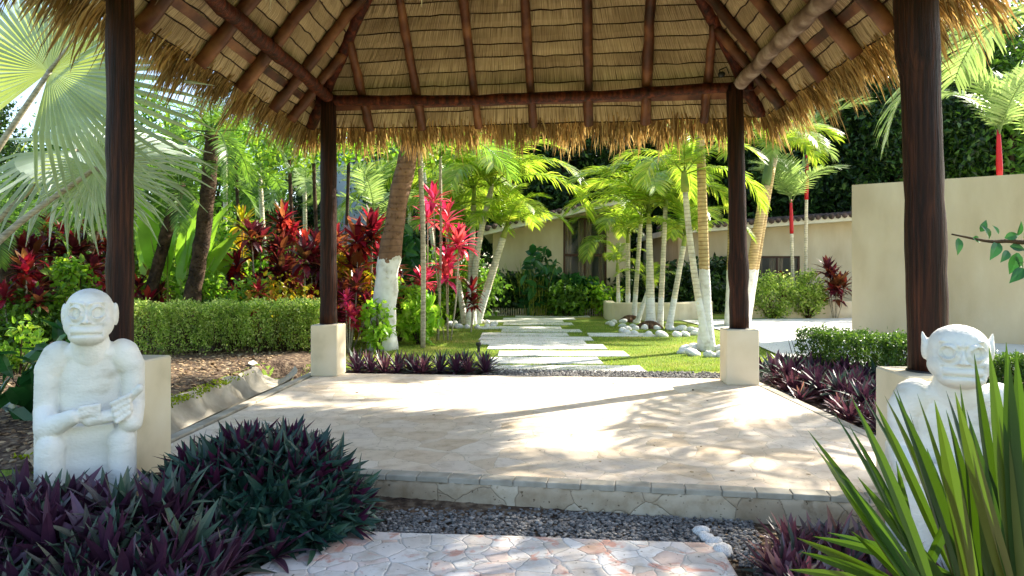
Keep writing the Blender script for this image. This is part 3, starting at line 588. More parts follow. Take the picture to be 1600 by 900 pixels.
# house 1 : left of the palm row
d1=24.5; f1=F/d1; xa=PX(770,d1); xb=PX(985,d1)
house('cream_house','cream single-storey house with large curtained brown window, behind the stepping slab path',xa,xb,d1,PZ(366,d1)+.1,PZ(316,d1)+.1,7,[(PX(880,d1)-xa,PX(948,d1)-xa,PZ(462,d1)+.1,PZ(340,d1)+.1,2,.52)])
d2h=26.5; xa=PX(1060,d2h); xb=PX(1420,d2h)
house('cream_house','long cream house with clay tile roof and low window, behind the right planter',xa,xb,d2h,PZ(366,d2h)+.1,PZ(339,d2h)+.1,7,[(PX(1180,d2h)-xa,PX(1250,d2h)-xa,PZ(440,d2h)+.1,PZ(400,d2h)+.1,2)])
# pale building far left
dd=38; t=thing('pale_building','tall pale two-storey building glimpsed behind the left garden','building',(PX(520,dd),dd,-.1))
g=Geo(); box(g,(1.6,4,4.),(5.6,8,8.2)); link('wall',g.mesh('w',M['paleblue']),t)
g=Geo(); box(g,(1.6,4,8.2),(6.2,8.6,.25)); link('roof',g.mesh('w',M['cream']),t)
for x in (-.2,2.2):
    g=Geo(); box(g,(x,-.02,5.2),(.9,.08,1.2)); link('window',g.mesh('w',M['glass']),t)
# ---------------- vegetation ----------------
M['areca']=leafmat('yellow_green_frond',['#6f8c22','#93ab34','#7c9c2c','#b4bb48','#5c7a22','#a4a840'],trans=.46,rough=.35,tmul=1.75,spec=.4)
M['areca_pale']=leafmat('pale_green_frond',['#7d9450','#93a866','#6b8444','#a3b56e'],trans=.4,rough=.45,tmul=1.5)
M['darkfrond']=leafmat('deep_green_frond',['#3c5a1c','#55762a','#6d8c32','#4a6a20'],trans=.45,rough=.4,tmul=1.9)
M['silver']=leafmat('silver_green_fan',['#9db0a4','#b9c8bd','#a9bcae','#cbd6cc'],tcol='#b4c23a',trans=.38,rough=.45)
M['fanblade']=leafmat('glossy_green_blade',['#0f260c','#14300d','#1b3e11','#102712','#274a18','#4c481e'],tcol='#6f9c18',trans=.17,rough=.42,spec=.25)
M['rhoeo']=leafmat('purple_backed_leaf',['#2b4436','#455a45','#4e5a48','#554450','#643a50','#33503f','#5d6a50','#4a2a3c'],trans=.12,rough=.42,under='#42243a',spec=.4)
M['rhoeo_green']=leafmat('dark_blue_green_leaf',['#16302a','#1f3f35','#274a3c','#1a382c','#2f4f3a'],trans=.1,rough=.38,under='#4a1d3c',spec=.5)
M['rhoeo_pink']=leafmat('pink_flushed_leaf',['#6b4450','#9a6468','#6a5058','#b8806e','#4c4444','#4f5a48','#8a7078','#5d6054'],trans=.25,rough=.4,under='#5a3444',spec=.4)
M['cord_red']=leafmat('crimson_cordyline',['#7a1226','#b01e38','#4a1420','#c84430','#641834','#35121c','#9c5a38','#4f4a24'],trans=.42,rough=.35,tmul=1.6)
M['cord_pink']=leafmat('hot_pink_cordyline',['#c8205c','#e0467c','#98184a','#b03038','#d8606a','#8a3a3c'],trans=.45,rough=.35,tmul=1.5)
M['cord_dark']=leafmat('maroon_cordyline',['#3a1420','#5a1c2a','#2a1016','#8a2430','#4a1a26','#7a3a24','#4a3a20','#9a3a2c'],trans=.3,rough=.35,tmul=1.8)
M['croton']=leafmat('yellow_croton',['#c8a81a','#e0cc2a','#8a9a1c','#d88a2a','#a0b02a'],trans=.4,rough=.35,tmul=1.4)
M['mixleaf']=leafmat('mixed_green_leaf',['#3f6a1c','#6f9a28','#8fb82e','#547a22','#a8c038','#2f5518'],trans=.42,rough=.4,tmul=1.7)
M['hedge']=leafmat('hedge_leaf',['#56742a','#7f9a38','#a8ba55','#6a8a30','#d2da8a','#46641f'],trans=.5,rough=.38,tmul=1.9)
M['hedged']=leafmat('dark_hedge_leaf',['#2c4a18','#44641f','#5c7a28','#35541a','#6f8c30'],trans=.3,rough=.38,tmul=1.5)
M['broad']=leafmat('large_light_green_leaf',['#7fae2c','#98c034','#6a9a26','#aacb4a','#8ab03a'],trans=.5,rough=.35,tmul=1.6)
M['deepbroad']=leafmat('deep_green_broad_leaf',['#1f4a22','#2c5c2a','#3a6c34','#24502a'],trans=.3,rough=.3,tmul=1.5)
M['forest']=leafmat('forest_leaf',['#152a0e','#20380f','#2c4716','#182e10','#42641f','#6a8440'],trans=.3,rough=.4,tmul=1.6)
M['forestlite']=leafmat('light_forest_leaf',['#3a5a1a','#567a24','#6f9430','#48681e'],trans=.4,rough=.4,tmul=1.6)
M['blossom']=leafmat('pink_blossom',['#e04a7c','#f07a9c','#c82a5a'],trans=.3,rough=.5)
M['grassblade']=leafmat('grass_blade',['#6a8a28','#86a034','#a0aa48','#5a7a24','#b0a85a'],trans=.4,rough=.6,tmul=1.4)
# --- meshes ---
def feather(L=2.2,n=44,ll=.55,w=.028,bend=1.5,rise=.35,droop=.35,start=.14,seed=0,rr=.016,clump=0):
    rg=np.random.default_rng(seed); K=26; t=np.linspace(0,1,K); ang=rise-bend*t**1.35
    st=L/(K-1); P=np.zeros((K,3)); sw=rg.normal()*.25
    for i in range(1,K): P[i]=P[i-1]+st*np.array([math.cos(ang[i-1]),sw*t[i]*.4,math.sin(ang[i-1])])
    gr=Geo(); tube(gr,P,rr*(1-.85*t)+.002,5)
    g=Geo(); T=nrm(np.gradient(P,axis=0)); rows=[]
    tt=np.linspace(start,.995,n)
    for k,a in enumerate(tt):
        i=a*(K-1); i0=min(int(i),K-2); f=i-i0; p=P[i0]*(1-f)+P[i0+1]*f; T_=nrm(T[i0]*(1-f)+T[i0+1]*f); S=nrm(np.cross(T_,[0,0,1])); U=np.cross(S,T_)
        pr=math.sin(math.pi*(.18+.74*((a-start)/(1-start))))**.8
        for sd in (-1,1):
            fw=.35+.75*((a-start)/(1-start)); dv=nrm(T_*fw+S*sd*(.95)+U*(.32+rg.normal()*.10)+rg.normal(size=3)*.05); l=ll*pr*(1+rg.normal()*.06); W=nrm(T_-dv*np.dot(T_,dv))
            ww=w*(.6+.4*pr); g_=np.array([0,0,-1.])
            b=p; m1=b+dv*l*.4+g_*droop*l*.12; m2=b+dv*l*.75+g_*droop*l*.42; tp=b+dv*l+g_*droop*l*.85
            rows.append([b-W*ww*.3,b+W*ww*.3,m1-W*ww*.5,m1+W*ww*.5,m2-W*ww*.38,m2+W*ww*.38,tp])
    V=np.array(rows).reshape(-1,3); off=(np.arange(len(rows))*7)[:,None,None]
    g.add(V,[(np.array([[0,1,3,2],[2,3,5,4]])[None]+off).reshape(-1,4),(np.array([[4,5,6]])[None]+off).reshape(-1,3)])
    V2,Q2,T2,O2=gr.arrays(); g.add(V2,[Q2]+list(O2)); return g
def fanleaf(Rr=1.2,nseg=56,span=R(330),fused=.55,seed=0,droop=.12,pleat=.012,tipdroop=.15,split=.9):
    rg=np.random.default_rng(seed); g=Geo(); rs=[.02,.3,fused*.8,fused,.85,1.0]; da=span/nseg
    for k in range(nseg):
        a=-span/2+(k+.5)*da; ln=Rr*(1-.18*abs(a/(span/2))**2)*(1+rg.normal()*.025); c=np.array([math.cos(a),math.sin(a),0]); s=np.array([-math.sin(a),math.cos(a),0]); td=tipdroop*(1+rg.normal()*.5); tw=rg.normal()*.03
        V=[]
        for j,r in enumerate(rs):
            rr=r*ln; hw=math.tan(da/2)*min(r,fused)*ln*(1,1,1,split,.55,.04)[j]*1.0; zc=pleat*min(1,r*3)*(1 if j<5 else .3); z=-droop*r*r*Rr-(td*max(0,r-fused)**2*Rr*3)
            cc=c*rr+s*tw*max(0,r-fused)*Rr
            V+= [cc-s*hw+[0,0,z-zc],cc+[0,0,z+zc],cc+s*hw+[0,0,z-zc]]
        g.add(V,np.array([[j*3+q,j*3+q+1,j*3+q+4,j*3+q+3] for j in range(5) for q in (0,1)]))
    return g
def lstrip(L,W,K=5,curl=.3,fold=.25,prof=(.35,.9,1,.7,.05)):
    t=np.linspace(0,1,K); x=L*t*np.cos(curl*t*.8); z=-curl*L*t*t*.6; p=np.interp(t,np.linspace(0,1,len(prof)),prof)*W/2
    V=np.concatenate([np.column_stack([x,-p,z+fold*p]),np.column_stack([x,0*p,z]),np.column_stack([x,p,z+fold*p])])
    F_=np.array([[q*K+i,q*K+i+1,(q+1)*K+i+1,(q+1)*K+i] for q in (0,1) for i in range(K-1)]); return V,F_
def rosette(n=20,L=.3,W=.045,e0=82,e1=8,curl=.35,seed=0,fold=.35,stem=0.0,K=5,prof=(.55,1,.95,.6,.03)):
    rg=np.random.default_rng(seed); g=Geo()
    for k in range(n):
        f=k/(n-1); e=R(e0+(e1-e0)*f+rg.normal()*5); a=k*2.39996+rg.normal()*.15; l=L*(.62+.38*math.sin(math.pi*(.15+.75*f)))*(1+rg.normal()*.08)
        V,F_=lstrip(l,W*(1+rg.normal()*.1),K,curl*(1+rg.normal()*.3)*(.4+f),fold,prof); d=np.array([math.cos(a)*math.cos(e),math.sin(a)*math.cos(e),math.sin(e)])
        up=np.array([-math.cos(a)*math.sin(e),-math.sin(a)*math.sin(e),math.cos(e)])+.0; Mx=rotm(d,up); g.add(V@Mx.T+np.array([0,0,stem*(1-f)]),F_)
    return g
LEAF=(np.array([(0,0,0),(.3,-.24,.05),(.3,.0,-.02),(.3,.24,.05),(.7,-.2,.0),(.7,0,-.07),(.7,.2,.0),(1,0,-.16)]),[np.array([[1,2,5,4],[2,3,6,5]]),np.array([[0,2,1],[0,3,2],[4,5,7],[5,6,7]])])
LEAFS=(np.array([(0,0,0),(.45,-.25,.07),(.5,0,-.02),(.45,.25,.07),(1,0,-.1)]),[np.array([[0,2,1],[0,3,2],[1,2,4],[2,3,4]])])
def leafcloud(g,C,n,size,spread,tm=LEAFS,up=.5):
    """n leaves round each centre of C"""
    C=np.asarray(C); N=len(C)*n; L=np.repeat(C,n,0)+RNG.normal(size=(N,3))*spread; d=nrm(RNG.normal(size=(N,3))+np.array([0,0,-.15])); u=nrm(RNG.normal(size=(N,3))*up+np.array([0,0,.8]))
    scatter(g,tm[0],tm[1],rotm(d,u),L,(size*RNG.uniform(.6,1.25,N))[:,None])
# shared mesh library
FE=[feather(2.5,44,.68,.052,1.9,.45,.6,seed=k).mesh('frond',M['areca']) for k in range(3)]
FP=[feather(2.3,34,.72,.058,1.4,.35,.4,seed=10+k).mesh('frond',M['areca_pale']) for k in range(2)]
FD=[feather(1.9,56,.36,.021,1.9,.35,.25,seed=20+k).mesh('frond',M['darkfrond']) for k in range(3)]
FG=[feather(2.3,46,.6,.034,1.4,.3,.4,seed=30+k).mesh('frond',M['darkfrond']) for k in range(2)]
def palm(label,base,top,r0,r1,fr,nf,fs=1.,e0=75,e1=-10,bend=(0,0,0),tm=None,group=None,flare=1.35,shaft=None,cat='palm tree',name='palm_tree',seed=1,bark=0,az0=0,fracs=None):
    rg=np.random.default_rng(seed); base=np.array(base,float); top=np.array(top,float); t_=thing(name,label,cat,base,0,group); rel=top-base
    n=22; t=np.linspace(0,1,n); pts=np.outer(t,rel)+np.outer(4*t*(1-t),bend); rad=r0+(r1-r0)*t; rad=rad*(1+(flare-1)*np.exp(-t*n/2.2)); pts[0,2]-=.1
    g=Geo(); tube(g,pts,rad*(1+rg.normal(size=n)*.02),12,noise=.015+bark*.07)
    if bark:
        m_=int(240*np.linalg.norm(rel)); tt=rg.uniform(0,1,m_); aa=rg.uniform(0,6.28,m_); q=np.outer(tt,rel)+np.outer(4*tt*(1-tt),bend); rr=(r0+(r1-r0)*tt); dr=np.column_stack([np.cos(aa),np.sin(aa),rg.uniform(.5,1.3,m_)])
        L=q+np.column_stack([np.cos(aa),np.sin(aa),0*aa])*rr[:,None]*.9; scatter(g,LEAFS[0],LEAFS[1],rotm(nrm(dr),np.column_stack([-np.cos(aa),-np.sin(aa),0*aa])),L,rg.uniform(.04,.075,m_)[:,None])
    link('trunk',g.mesh('trunk',tm or M['bark'],True),t_)
    tv=nrm(pts[-1]-pts[-3]); hd=pts[-1]
    if shaft:
        sh,sl,sr=shaft; g=Geo(); q=np.array([hd+tv*sl*k/6 for k in range(7)]); tube(g,q,sr*np.array([1.05,1.15,1.1,1,.9,.75,.55]),10); link('crownshaft',g.mesh('cs',M[sh],True),t_); hd=hd+tv*sl*.9
    for k in range(nf):
        f=(k+.5)/nf; e=R(e0+(e1-e0)*f**.8+rg.normal()*6); a=az0+k*2.39996+rg.normal()*.25
        o=link('frond',fr[k%len(fr)],t_,hd-tv*.04,None,fs*(1+rg.normal()*.06)*(.82+.18*f)); o.rotation_euler=Matrix.Rotation(a,3,'Z').to_4x4().to_euler(); o.rotation_euler=(Matrix.Rotation(a,3,'Z')@Matrix.Rotation(-e,3,'Y')).to_euler()
    return t_
TM=ringtrunk('ringed_white_footed_trunk',1.2,'#bcae90','#d6ccb0')
TMt=ringtrunk('tall_ringed_trunk',1.75,'#9b7c4c','#c8ad78')
TMl=ringtrunk('leaning_trunk_paint',1.95,'#6b4e38','#7d5d44',ring=5)
TMs=ringtrunk('slim_white_trunk',1.05,'#bcae8c','#d8ceb0')
gd=lambda px,py: (G2(px,py)[0],G2(px,py)[1],-.09)
def pp(label,b,tp,wpx0,wpx1,fr,nf,fs,tm=None,dd=0,**k):
    B=gd(*b); d=B[1]; T_=W3(tp[0],tp[1],d+dd); return palm(label,B,T_,wpx0*d/F/2,wpx1*d/F/2,fr,nf,fs,tm=tm or TM,**k)
GA='yellow-green palms of the left trunk cluster'
pp('white-footed palm leaning left, leftmost trunk of the cluster left of the slab path',(727,506),(706,385),10,8,FE,9,.8,seed=1,group=GA,dd=.4,e0=80,e1=15,shaft=('greenstem',.5,.06))
pp('straight white-footed palm, second trunk of the left cluster',(733,508),(740,322),11,9,FE,10,1.0,seed=2,group=GA,dd=.8,shaft=('greenstem',.6,.07))
pp('tall arching palm, third trunk of the left cluster, crown under the fringe',(738,507),(762,318),12,9,FE,14,1.25,seed=3,group=GA,bend=(-.12,0,0),shaft=('cane',.55,.08),az0=.5,e1=0)
pp('short palm leaning right with bright fronds, rightmost trunk of the left cluster',(744,506),(786,372),13,10,FE,11,.85,seed=5,group=GA,shaft=('greenstem',.35,.08),az0=1.2,e0=80,e1=10)
GB='slim white-footed palms right of the slab path'
for i,(b,tp,w0,w1,nf,fs,lab) in enumerate([
 ((942,488),(947,385),7,5,8,.8,'farthest slim palm of the right row, alone in its small stone ring'),
 ((967,496),(965,425),7,5,6,.5,'short slim palm with a small crown, second from the far end of the right row'),
 ((981,500),(981,380),8,6,8,.85,'slim palm rising from the left side of the brown root clump'),
 ((990,502),(1001,350),8,6,8,.9,'slim palm leaning slightly right out of the brown root clump'),
 ((995,505),(1012,455),8,6,5,.45,'low slim palm stem leaning right between the two root clumps'),
 ((1017,512),(1014,350),15,9,13,1.05,'fullest palm with a bright fountain crown in the middle of the large stone ring'),
 ((1031,512),(1040,322),9,7,9,.9,'slim straight palm just right of the fullest palm in the large stone ring'),
 ((1045,514),(1068,385),10,8,9,.75,'right-leaning slim palm at the right edge of the large stone ring')]):
    pp(lab,b,tp,w0,w1,FE,nf,fs,tm=TMs,seed=20+i,group=GB,shaft=('greenstem',.3,.055),az0=i*1.1,e0=82,e1=8)
pp('thick ringed palm with flared white foot in the nearest stone ring',(1104,548),(1093,165),19,12,FE,9,.9,tm=TMt,seed=41,shaft=('greenstem',.9,.09),flare=1.7,e1=0)
pp('curved slim palm sharing the nearest stone ring, bending away to the left',(1107,549),(1071,300),12,9,FE,8,.72,tm=TM,seed=42,bend=(-.05,0,.0),shaft=('greenstem',.4,.07),az0=2)
pp('tall ringed palm directly behind the far right post',(1142,510),(1148,170),17,12,FE,8,.95,tm=TMt,seed=43,shaft=('greenstem',.9,.09),flare=1.3,az0=1)
pp('right-leaning twin palm with yellow crownshaft, right of the far right post',(1158,508),(1196,290),17,14,FE,9,.85,tm=TMt,seed=44,shaft=('areca_pale',1.,.11),flare=1.3,az0=.4,e1=5)
pp('second right-leaning twin palm with pale crownshaft beside the first',(1164,506),(1206,262),15,12,FP,8,.8,tm=TMt,seed=45,shaft=('cane',.9,.10),flare=1.3,az0=2.4,dd=.5)
# red-shafted palms behind the planter wall
def lip(label,px,pyb,pytop,d,seed,fs=.9,nf=7,lean=0,sl=1.4,r=.05):
    B=(PX(px,d),d,-.05); T_=W3(px+lean,pytop+0,d); palm(label,B,T_,.055,.05,FP,nf,fs,tm=TMs,seed=seed,shaft=('redshaft',sl,r*1.1),e0=86,e1=42,group='red-shafted palms',az0=seed,flare=1)
lip('taller red-shafted palm behind the planter wall, nearer the tall tan wall',1258,430,312,22.8,51,1.15,lean=2,sl=1.6)
lip('shorter red-shafted palm behind the planter wall, nearer the far right post',1240,430,365,22.6,52,1.0,lean=-3,sl=1.1)
lip('red-shafted palm rising behind the tall tan wall, right of the near right post',1568,400,275,17.5,53,1.05,lean=-6,sl=1.15,r=.06)
lip('red-shafted palm partly out of view behind the right end of the tall tan wall',1622,400,290,18.5,54,1.0,lean=0,sl=1.15,r=.06)
pp('small palm with shaggy brown head in the planter before the low house window',(1212,470),(1211,378),7,9,FP,7,.55,tm=M['darkbark'],seed=55,flare=1,e0=88,e1=30,bark=1)
# palms standing right of the pavilion: their fronds hang in behind the wall top and shade the floor
palm('tall palm with long hanging fronds above the right roof corner',(7.9,9.5,-.1),(7.35,9.3,5.0),.13,.11,FP,10,1.2,e0=70,e1=-25,tm=TMt,seed=61,flare=1.3)
palm('broad palm standing to the right of the hedge beyond the near right post',(8.6,7.9,-.1),(8.5,7.8,3.7),.11,.09,FE,10,.95,e0=75,e1=-15,tm=TMt,seed=62,flare=1.3)
# leaning coconut trunk
B=gd(597,546); palm('thick leaning palm trunk painted white to head height, behind the clipped purple border',B,W3(645,215,B[1]+.1),.235,.165,FG,9,1.0,e0=70,e1=-5,bend=(-.12,0,.0),tm=TMl,seed=63,flare=1.25,bark=1)
# rough date palms left
GD_='rough-trunked date palms in the left garden'
for i,(b,m_,tp,d,w,lab) in enumerate([((213,500),(257,377),(282,285),13.5,19,'rough dark date palm trunk leaning right just beside the near left post'),
  ((280,500),(312,400),(331,205),13.,24,'tall rough date palm trunk curving upright under the left eave'),
  ((113,500),(143,360),(165,290),15.,24,'mossy date palm trunk seen left of the near left post'),
  ((8,520),(12,420),(2,330),13.,24,'shaggy date palm trunk at the far left edge of the view')]):
    Bp=W3(b[0],b[1],d); Bp[2]=-.05; Tp=W3(tp[0],tp[1],d); Mp=W3(m_[0],m_[1],d); tm_=(Mp[2]-Bp[2])/(Tp[2]-Bp[2]); ln_=Bp+(Tp-Bp)*tm_; bd=(Mp-ln_)/(4*tm_*(1-tm_)); bd[2]=0
    palm(lab,Bp,Tp,w*d/F/2,w*d/F/2*.85,FD,13,.95,e0=70,e1=-30,bend=bd,tm=M['darkbark'],seed=70+i,flare=1.1,bark=1,group=GD_)
for i,(px,py,d,tpx,tpy,fr,fs,nf,lab) in enumerate([(420,480,19,405,262,FD,1.1,12,'feathery date palm with bright hanging fronds left of the far left post'),(352,480,22,352,250,FG,1.,10,'thin palm behind the cordylines below the left eave'),
    (478,470,22,476,290,FP,.9,8,'slender pale palm just left of the far left post'),(560,480,21,585,330,FP,1.0,8,'pale low palm with long leaflets between the far left post and the leaning trunk'),(690,470,24,660,250,FG,1.1,10,'thin green palm behind the pink cordyline'),
    (640,470,26,640,300,FE,1.2,10,'yellow-green palm far behind the leaning trunk'),(705,480,28,700,300,FE,1.3,11,'large yellow-green palm far behind the left trunk cluster'),(800,480,24,790,455,FE,.5,6,'small low palm on the lawn before the cream house')]):
    B=W3(px,py,d); B[2]=-.1; palm(lab,B,W3(tpx,tpy,d),.08,.06,fr,nf,fs,e0=75,e1=-15,tm=TM,seed=90+i,flare=1.2)
# bare canes near the leaning trunk
for i,(a,b,d,r,lab) in enumerate([((661,520),(655,215),13.6,.05,'tall pale mottled cane beside the leaning palm trunk'),((684,505),(688,240),15,.03,'thin bare cane rising behind the pink cordyline')]):
    A=W3(*a,d); A[2]=-.1; g=Geo(); tube(g,curve_pts([A,(A+W3(*b,d))/2+[.04,0,0],W3(*b,d)],8)-A,r,8,noise=.05); t_=thing('slender_tree',lab,'tree',A); link('trunk',g.mesh('c',M['cane'],True),t_)
    g=Geo(); top=W3(*b,d)-A; leafcloud(g,[top+[x,y,z] for x,y,z in RNG.normal(size=(14,3))*[.6,.6,.35]+[0,0,.6]],45,.16,.22,LEAF); link('crown',g.mesh('cr',M['mixleaf']),t_)
for i,(px,d,tpx,tpy) in enumerate([(455,16,452,250),(372,18,368,240),(492,17,490,255),(530,19,545,245)]):
    A=W3(px,480,d); A[2]=-.1; top=W3(tpx,tpy,d); g=Geo(); tube(g,curve_pts([A,(A+top)/2+[.05,0,0],top],8)-A,.045,8,noise=.06); t_=thing('slender_tree',['slim mossy trunk above the maroon thicket left of the far left post','slim dark trunk right of the tall rough palm','thin dark trunk touching the left side of the far left post','thin trunk right of the far left post before the pale building'][i],'tree',A); link('trunk',g.mesh('c',M['darkbark'],True),t_)
    g=Geo(); leafcloud(g,[top-A+[x,y,z] for x,y,z in RNG.normal(size=(16,3))*[.7,.6,.35]+[0,0,.5]],45,.17,.22,LEAF); link('crown',g.mesh('cr',M['mixleaf']),t_)
# --- big silver fan palm ---
FS=[fanleaf(1.5,60,R(325),.5,seed=k,droop=.1,tipdroop=.25).mesh('blade',M['silver']) for k in range(3)]
bis=thing('silver_fan_palm','large silvery fan palm with huge pleated leaves behind the near left post','palm tree',(-5.7,6.4,-.1))
g=Geo(); tube(g,[(0,0,-.1),(0,0,.3),(.02,0,.6),(.0,.02,.85)],[.34,.28,.25,.22],14,noise=.05); link('trunk',g.mesh('tr',M['bark'],True),bis)
def fan_at(hub,start,axis,normal,sc,k):
    hub=np.array(hub)-np.array(bis.location); st=np.array(start,float)-np.array(bis.location); lf=link('leaf',None,bis)
    g=Geo(); mid=(hub+st)/2+[0,0,.14]; C=curve_pts([st,mid,hub],8); tube(g,C,np.linspace(.045,.022,len(C)),8); 
    tv=nrm(C[-1]-C[-3]); rib=[hub,hub+np.array(axis)*.15*sc,hub+np.array(axis)*.5*sc]; tube(g,np.array(rib),[.022,.016,.004],6); link('petiole',g.mesh('pt',M['cane'],True),lf)
    Mx=rotm(np.array(axis,float),np.array(normal,float)); o=link('blade',FS[k%3],lf,hub,None,sc); o.rotation_euler=Matrix(Mx.tolist()).to_euler()
H1=W3(77,112,6.6); fan_at(H1,(-5.68,6.4,.7),nrm([.55,.1,.85]),nrm([.15,-.95,.15]),.95,0)
H2=W3(150,262,7.2); fan_at(H2,(-5.6,6.5,.8),nrm([.75,.05,-.65]),nrm([.0,-.9,.35]),.5,1)
H3=W3(120,235,8.0); fan_at(H3,(-5.7,6.55,.8),nrm([.98,.1,-.12]),nrm([.05,-.55,.8]),.95,2)
fan_at(W3(-260,40,6.9),(-5.8,6.3,.8),nrm([-.3,.1,.9]),nrm([.2,-.9,.2]),.95,1)
0 and fan_at(W3(10,330,8.3),(-5.7,6.6,.75),nrm([.5,.6,.1]),nrm([.1,-.8,.6]),.8,2)
fan_at((-7.6,7.6,2.9),(-5.8,6.6,.8),nrm([-.5,.7,.4]),nrm([.1,-.5,.8]),.9,0)
fan_at((-7.9,5.6,2.7),(-5.8,6.3,.8),nrm([-.8,-.5,.3]),nrm([-.2,-.2,.9]),.9,1)
# --- foreground fan palm on the right: blades grouped in leaves ---
def bladeleaf(par,hub,tips,wid,curl=.12,mt='fanblade',pet=None):
    lf=link('leaf',None,par); g=Geo(); o0=np.array(par.location)
    for tp in tips:
        tp=np.array(tp,float); v=tp-hub; L=np.linalg.norm(v); V,F_=lstrip(L,wid*RNG.uniform(.85,1.15),8,0,.35,(.35,.75,1,1,.95,.8,.45,.02)); x=V[:,0]/L
        Mx=rotm(v,nrm(np.array([RNG.normal()*.5,-1+RNG.normal()*.3,.35]))); Q=V@Mx.T; sagv=np.array([RNG.normal()*.03,RNG.normal()*.03,-.05])*L; Q+=np.outer(4*x*(1-x)*-.5,sagv); g.add(Q+hub-o0,F_)
    link('blade',g.mesh('b',M[mt]),lf); 
    g=Geo(); pb=np.array(pet if pet is not None else [hub[0]+.1,hub[1]+.1,-.2]); tube(g,curve_pts([pb-o0,(pb+hub)/2-o0+[0.03,0,.03],hub-o0],6),[.012]*12+[.009],7); link('petiole',g.mesh('p',M['greenstem'],True),lf)
fp=thing('fan_palm_shrub','low fan palm with long pointed green blades before the right statue','plant',(1.95,2.35,-.2))
root=np.array([1.95,2.4,-.18])
def px3(l,d): return [W3(x,y,d+RNG.uniform(-.12,.12)) for x,y in l]
bladeleaf(fp,W3(1475,985,2.2),px3([(1262,672),(1268,690),(1282,708),(1300,640),(1327,665),(1300,728),(1310,750),(1330,620)],2.3),.04,pet=root)
bladeleaf(fp,W3(1490,900,2.5),px3([(1345,612),(1366,626),(1382,618),(1400,605),(1420,640),(1293,832),(1270,838)],2.75),.034,pet=root)
bladeleaf(fp,W3(1530,1000,2.25),px3([(1396,610),(1433,615),(1460,625),(1478,640),(1500,600),(1448,700),(1380,790),(1340,745)],2.35),.045,pet=root)
bladeleaf(fp,W3(1600,1000,2.15),px3([(1522,552),(1545,540),(1492,612),(1572,535),(1587,545),(1510,640),(1560,620),(1595,600),(1530,700)],2.2),.05,pet=root)
bladeleaf(fp,W3(1650,980,2.3),px3([(1605,560),(1620,590),(1580,640),(1640,560),(1560,720),(1600,700),(1680,600)],2.35),.055,pet=root)
bladeleaf(fp,W3(1430,930,2.4),px3([(1250,862),(1232,890),(1244,840),(1330,830),(1400,720),(1510,760)],2.4),.035,pet=root)
bladeleaf(fp,W3(1560,960,2.3),px3([(1478,610),(1515,660),(1470,680),(1442,745),(1500,700),(1550,690),(1585,660),(1625,640)],2.6),.042,pet=root)
# branch with oval leaves coming in from the right
br=thing('leafy_shrub','leafy shrub branch with oval dark green leaves reaching in over the right wall','shrub',(2.75,3.0,-.2))
C=curve_pts([np.array([2.75,3.0,-.2]),np.array([2.72,3.05,.9]),W3(1660,400,3.0),W3(1590,378,3.0),W3(1545,377,3.0),W3(1487,366,3.02)],8)-np.array([2.75,3.0,-.2]); g=Geo(); tube(g,C,np.linspace(.02,.0035,len(C)),7); link('stem',g.mesh('s',M['darkbark'],True),br)
g=Geo()
for (x,y,dx,dy,s) in [(1497,372,-.1,-.9,.095),(1520,372,.7,-.15,.075),(1545,374,-.25,.7,.1),(1532,362,.4,.8,.075),(1560,378,-.6,-.9,.12),(1578,385,.6,-.1,.09),(1590,395,-.2,-.9,.13),(1570,372,.9,.3,.09),(1605,380,.2,.8,.13),(1620,400,-.4,-.9,.13),(1600,420,-.8,-.6,.12),(1640,390,.5,.6,.14),(1655,420,-.3,-.8,.14),(1590,368,.1,.7,.08),(1575,392,-.5,-.5,.09),(1605,398,.3,-.9,.1),(1585,402,.7,-.5,.1),(1612,372,-.2,.9,.09),(1630,405,-.6,.6,.11),(1600,410,.9,-.2,.1),(1560,366,-.4,.8,.06),(1620,430,-.3,-.9,.12),(1640,440,.2,-.9,.12)]:
    s*=.8; V,F_=lstrip(s,s*.5,7,.25+RNG.uniform(0,.5),.3,(.15,.8,1,.95,.7,.35,.02)); Mx=rotm(nrm([dx,-.15+RNG.normal()*.2,dy]),nrm([RNG.normal()*.3,-1,.4])); g.add(V@Mx.T+W3(x,y,3.0)-np.array([2.75,3.0,-.2]),F_)
link('leaves',g.mesh('l',M['deepbroad']),br)
# --- rosette beds ---
RS=[rosette(24,.30,.052,84,2,.3,seed=k).arrays() for k in range(4)]
def bed(name,pts,zfun,mt,sc,label=None,cat=None,kind='stuff',tilt=.25,nrmf=None,lib=None):
    g=Geo(); pts=np.asarray(pts); lib=lib or RS; n=len(pts); 
    for v,(V,Q,T_,O) in enumerate(lib):
        idx=np.arange(n)%len(lib)==v; p=pts[idx]; m=len(p)
        if not m: continue
        z=zfun(p[:,0],p[:,1]); a=RNG.uniform(0,6.28,m); up=nrm(np.column_stack([RNG.normal(size=(m,2))*tilt,np.ones(m)])+(nrmf(p) if nrmf else 0)); f=np.column_stack([np.cos(a),np.sin(a),0*a]); f=nrm(f-up*np.sum(f*up,1,keepdims=True))
        scatter(g,V,Q,rotm(f,up),np.column_stack([p,z]),RNG.uniform(sc[0],sc[1],m)[:,None])
    return tag(link(name,g.mesh(name,M[mt])),label,cat,None,kind)
def fill(x0,x1,y0,y1,sp,cond):
    P=[(x+RNG.normal()*sp*.3,y+RNG.normal()*sp*.3) for x in np.arange(x0,x1,sp) for y in np.arange(y0,y1,sp)]; return np.array([p for p in P if cond(*p)])
ell=lambda x,y,cx,cy,rx,ry: ((x-cx)/rx)**2+((y-cy)/ry)**2<1
mc=(-1.58,4.36,.66,.53)
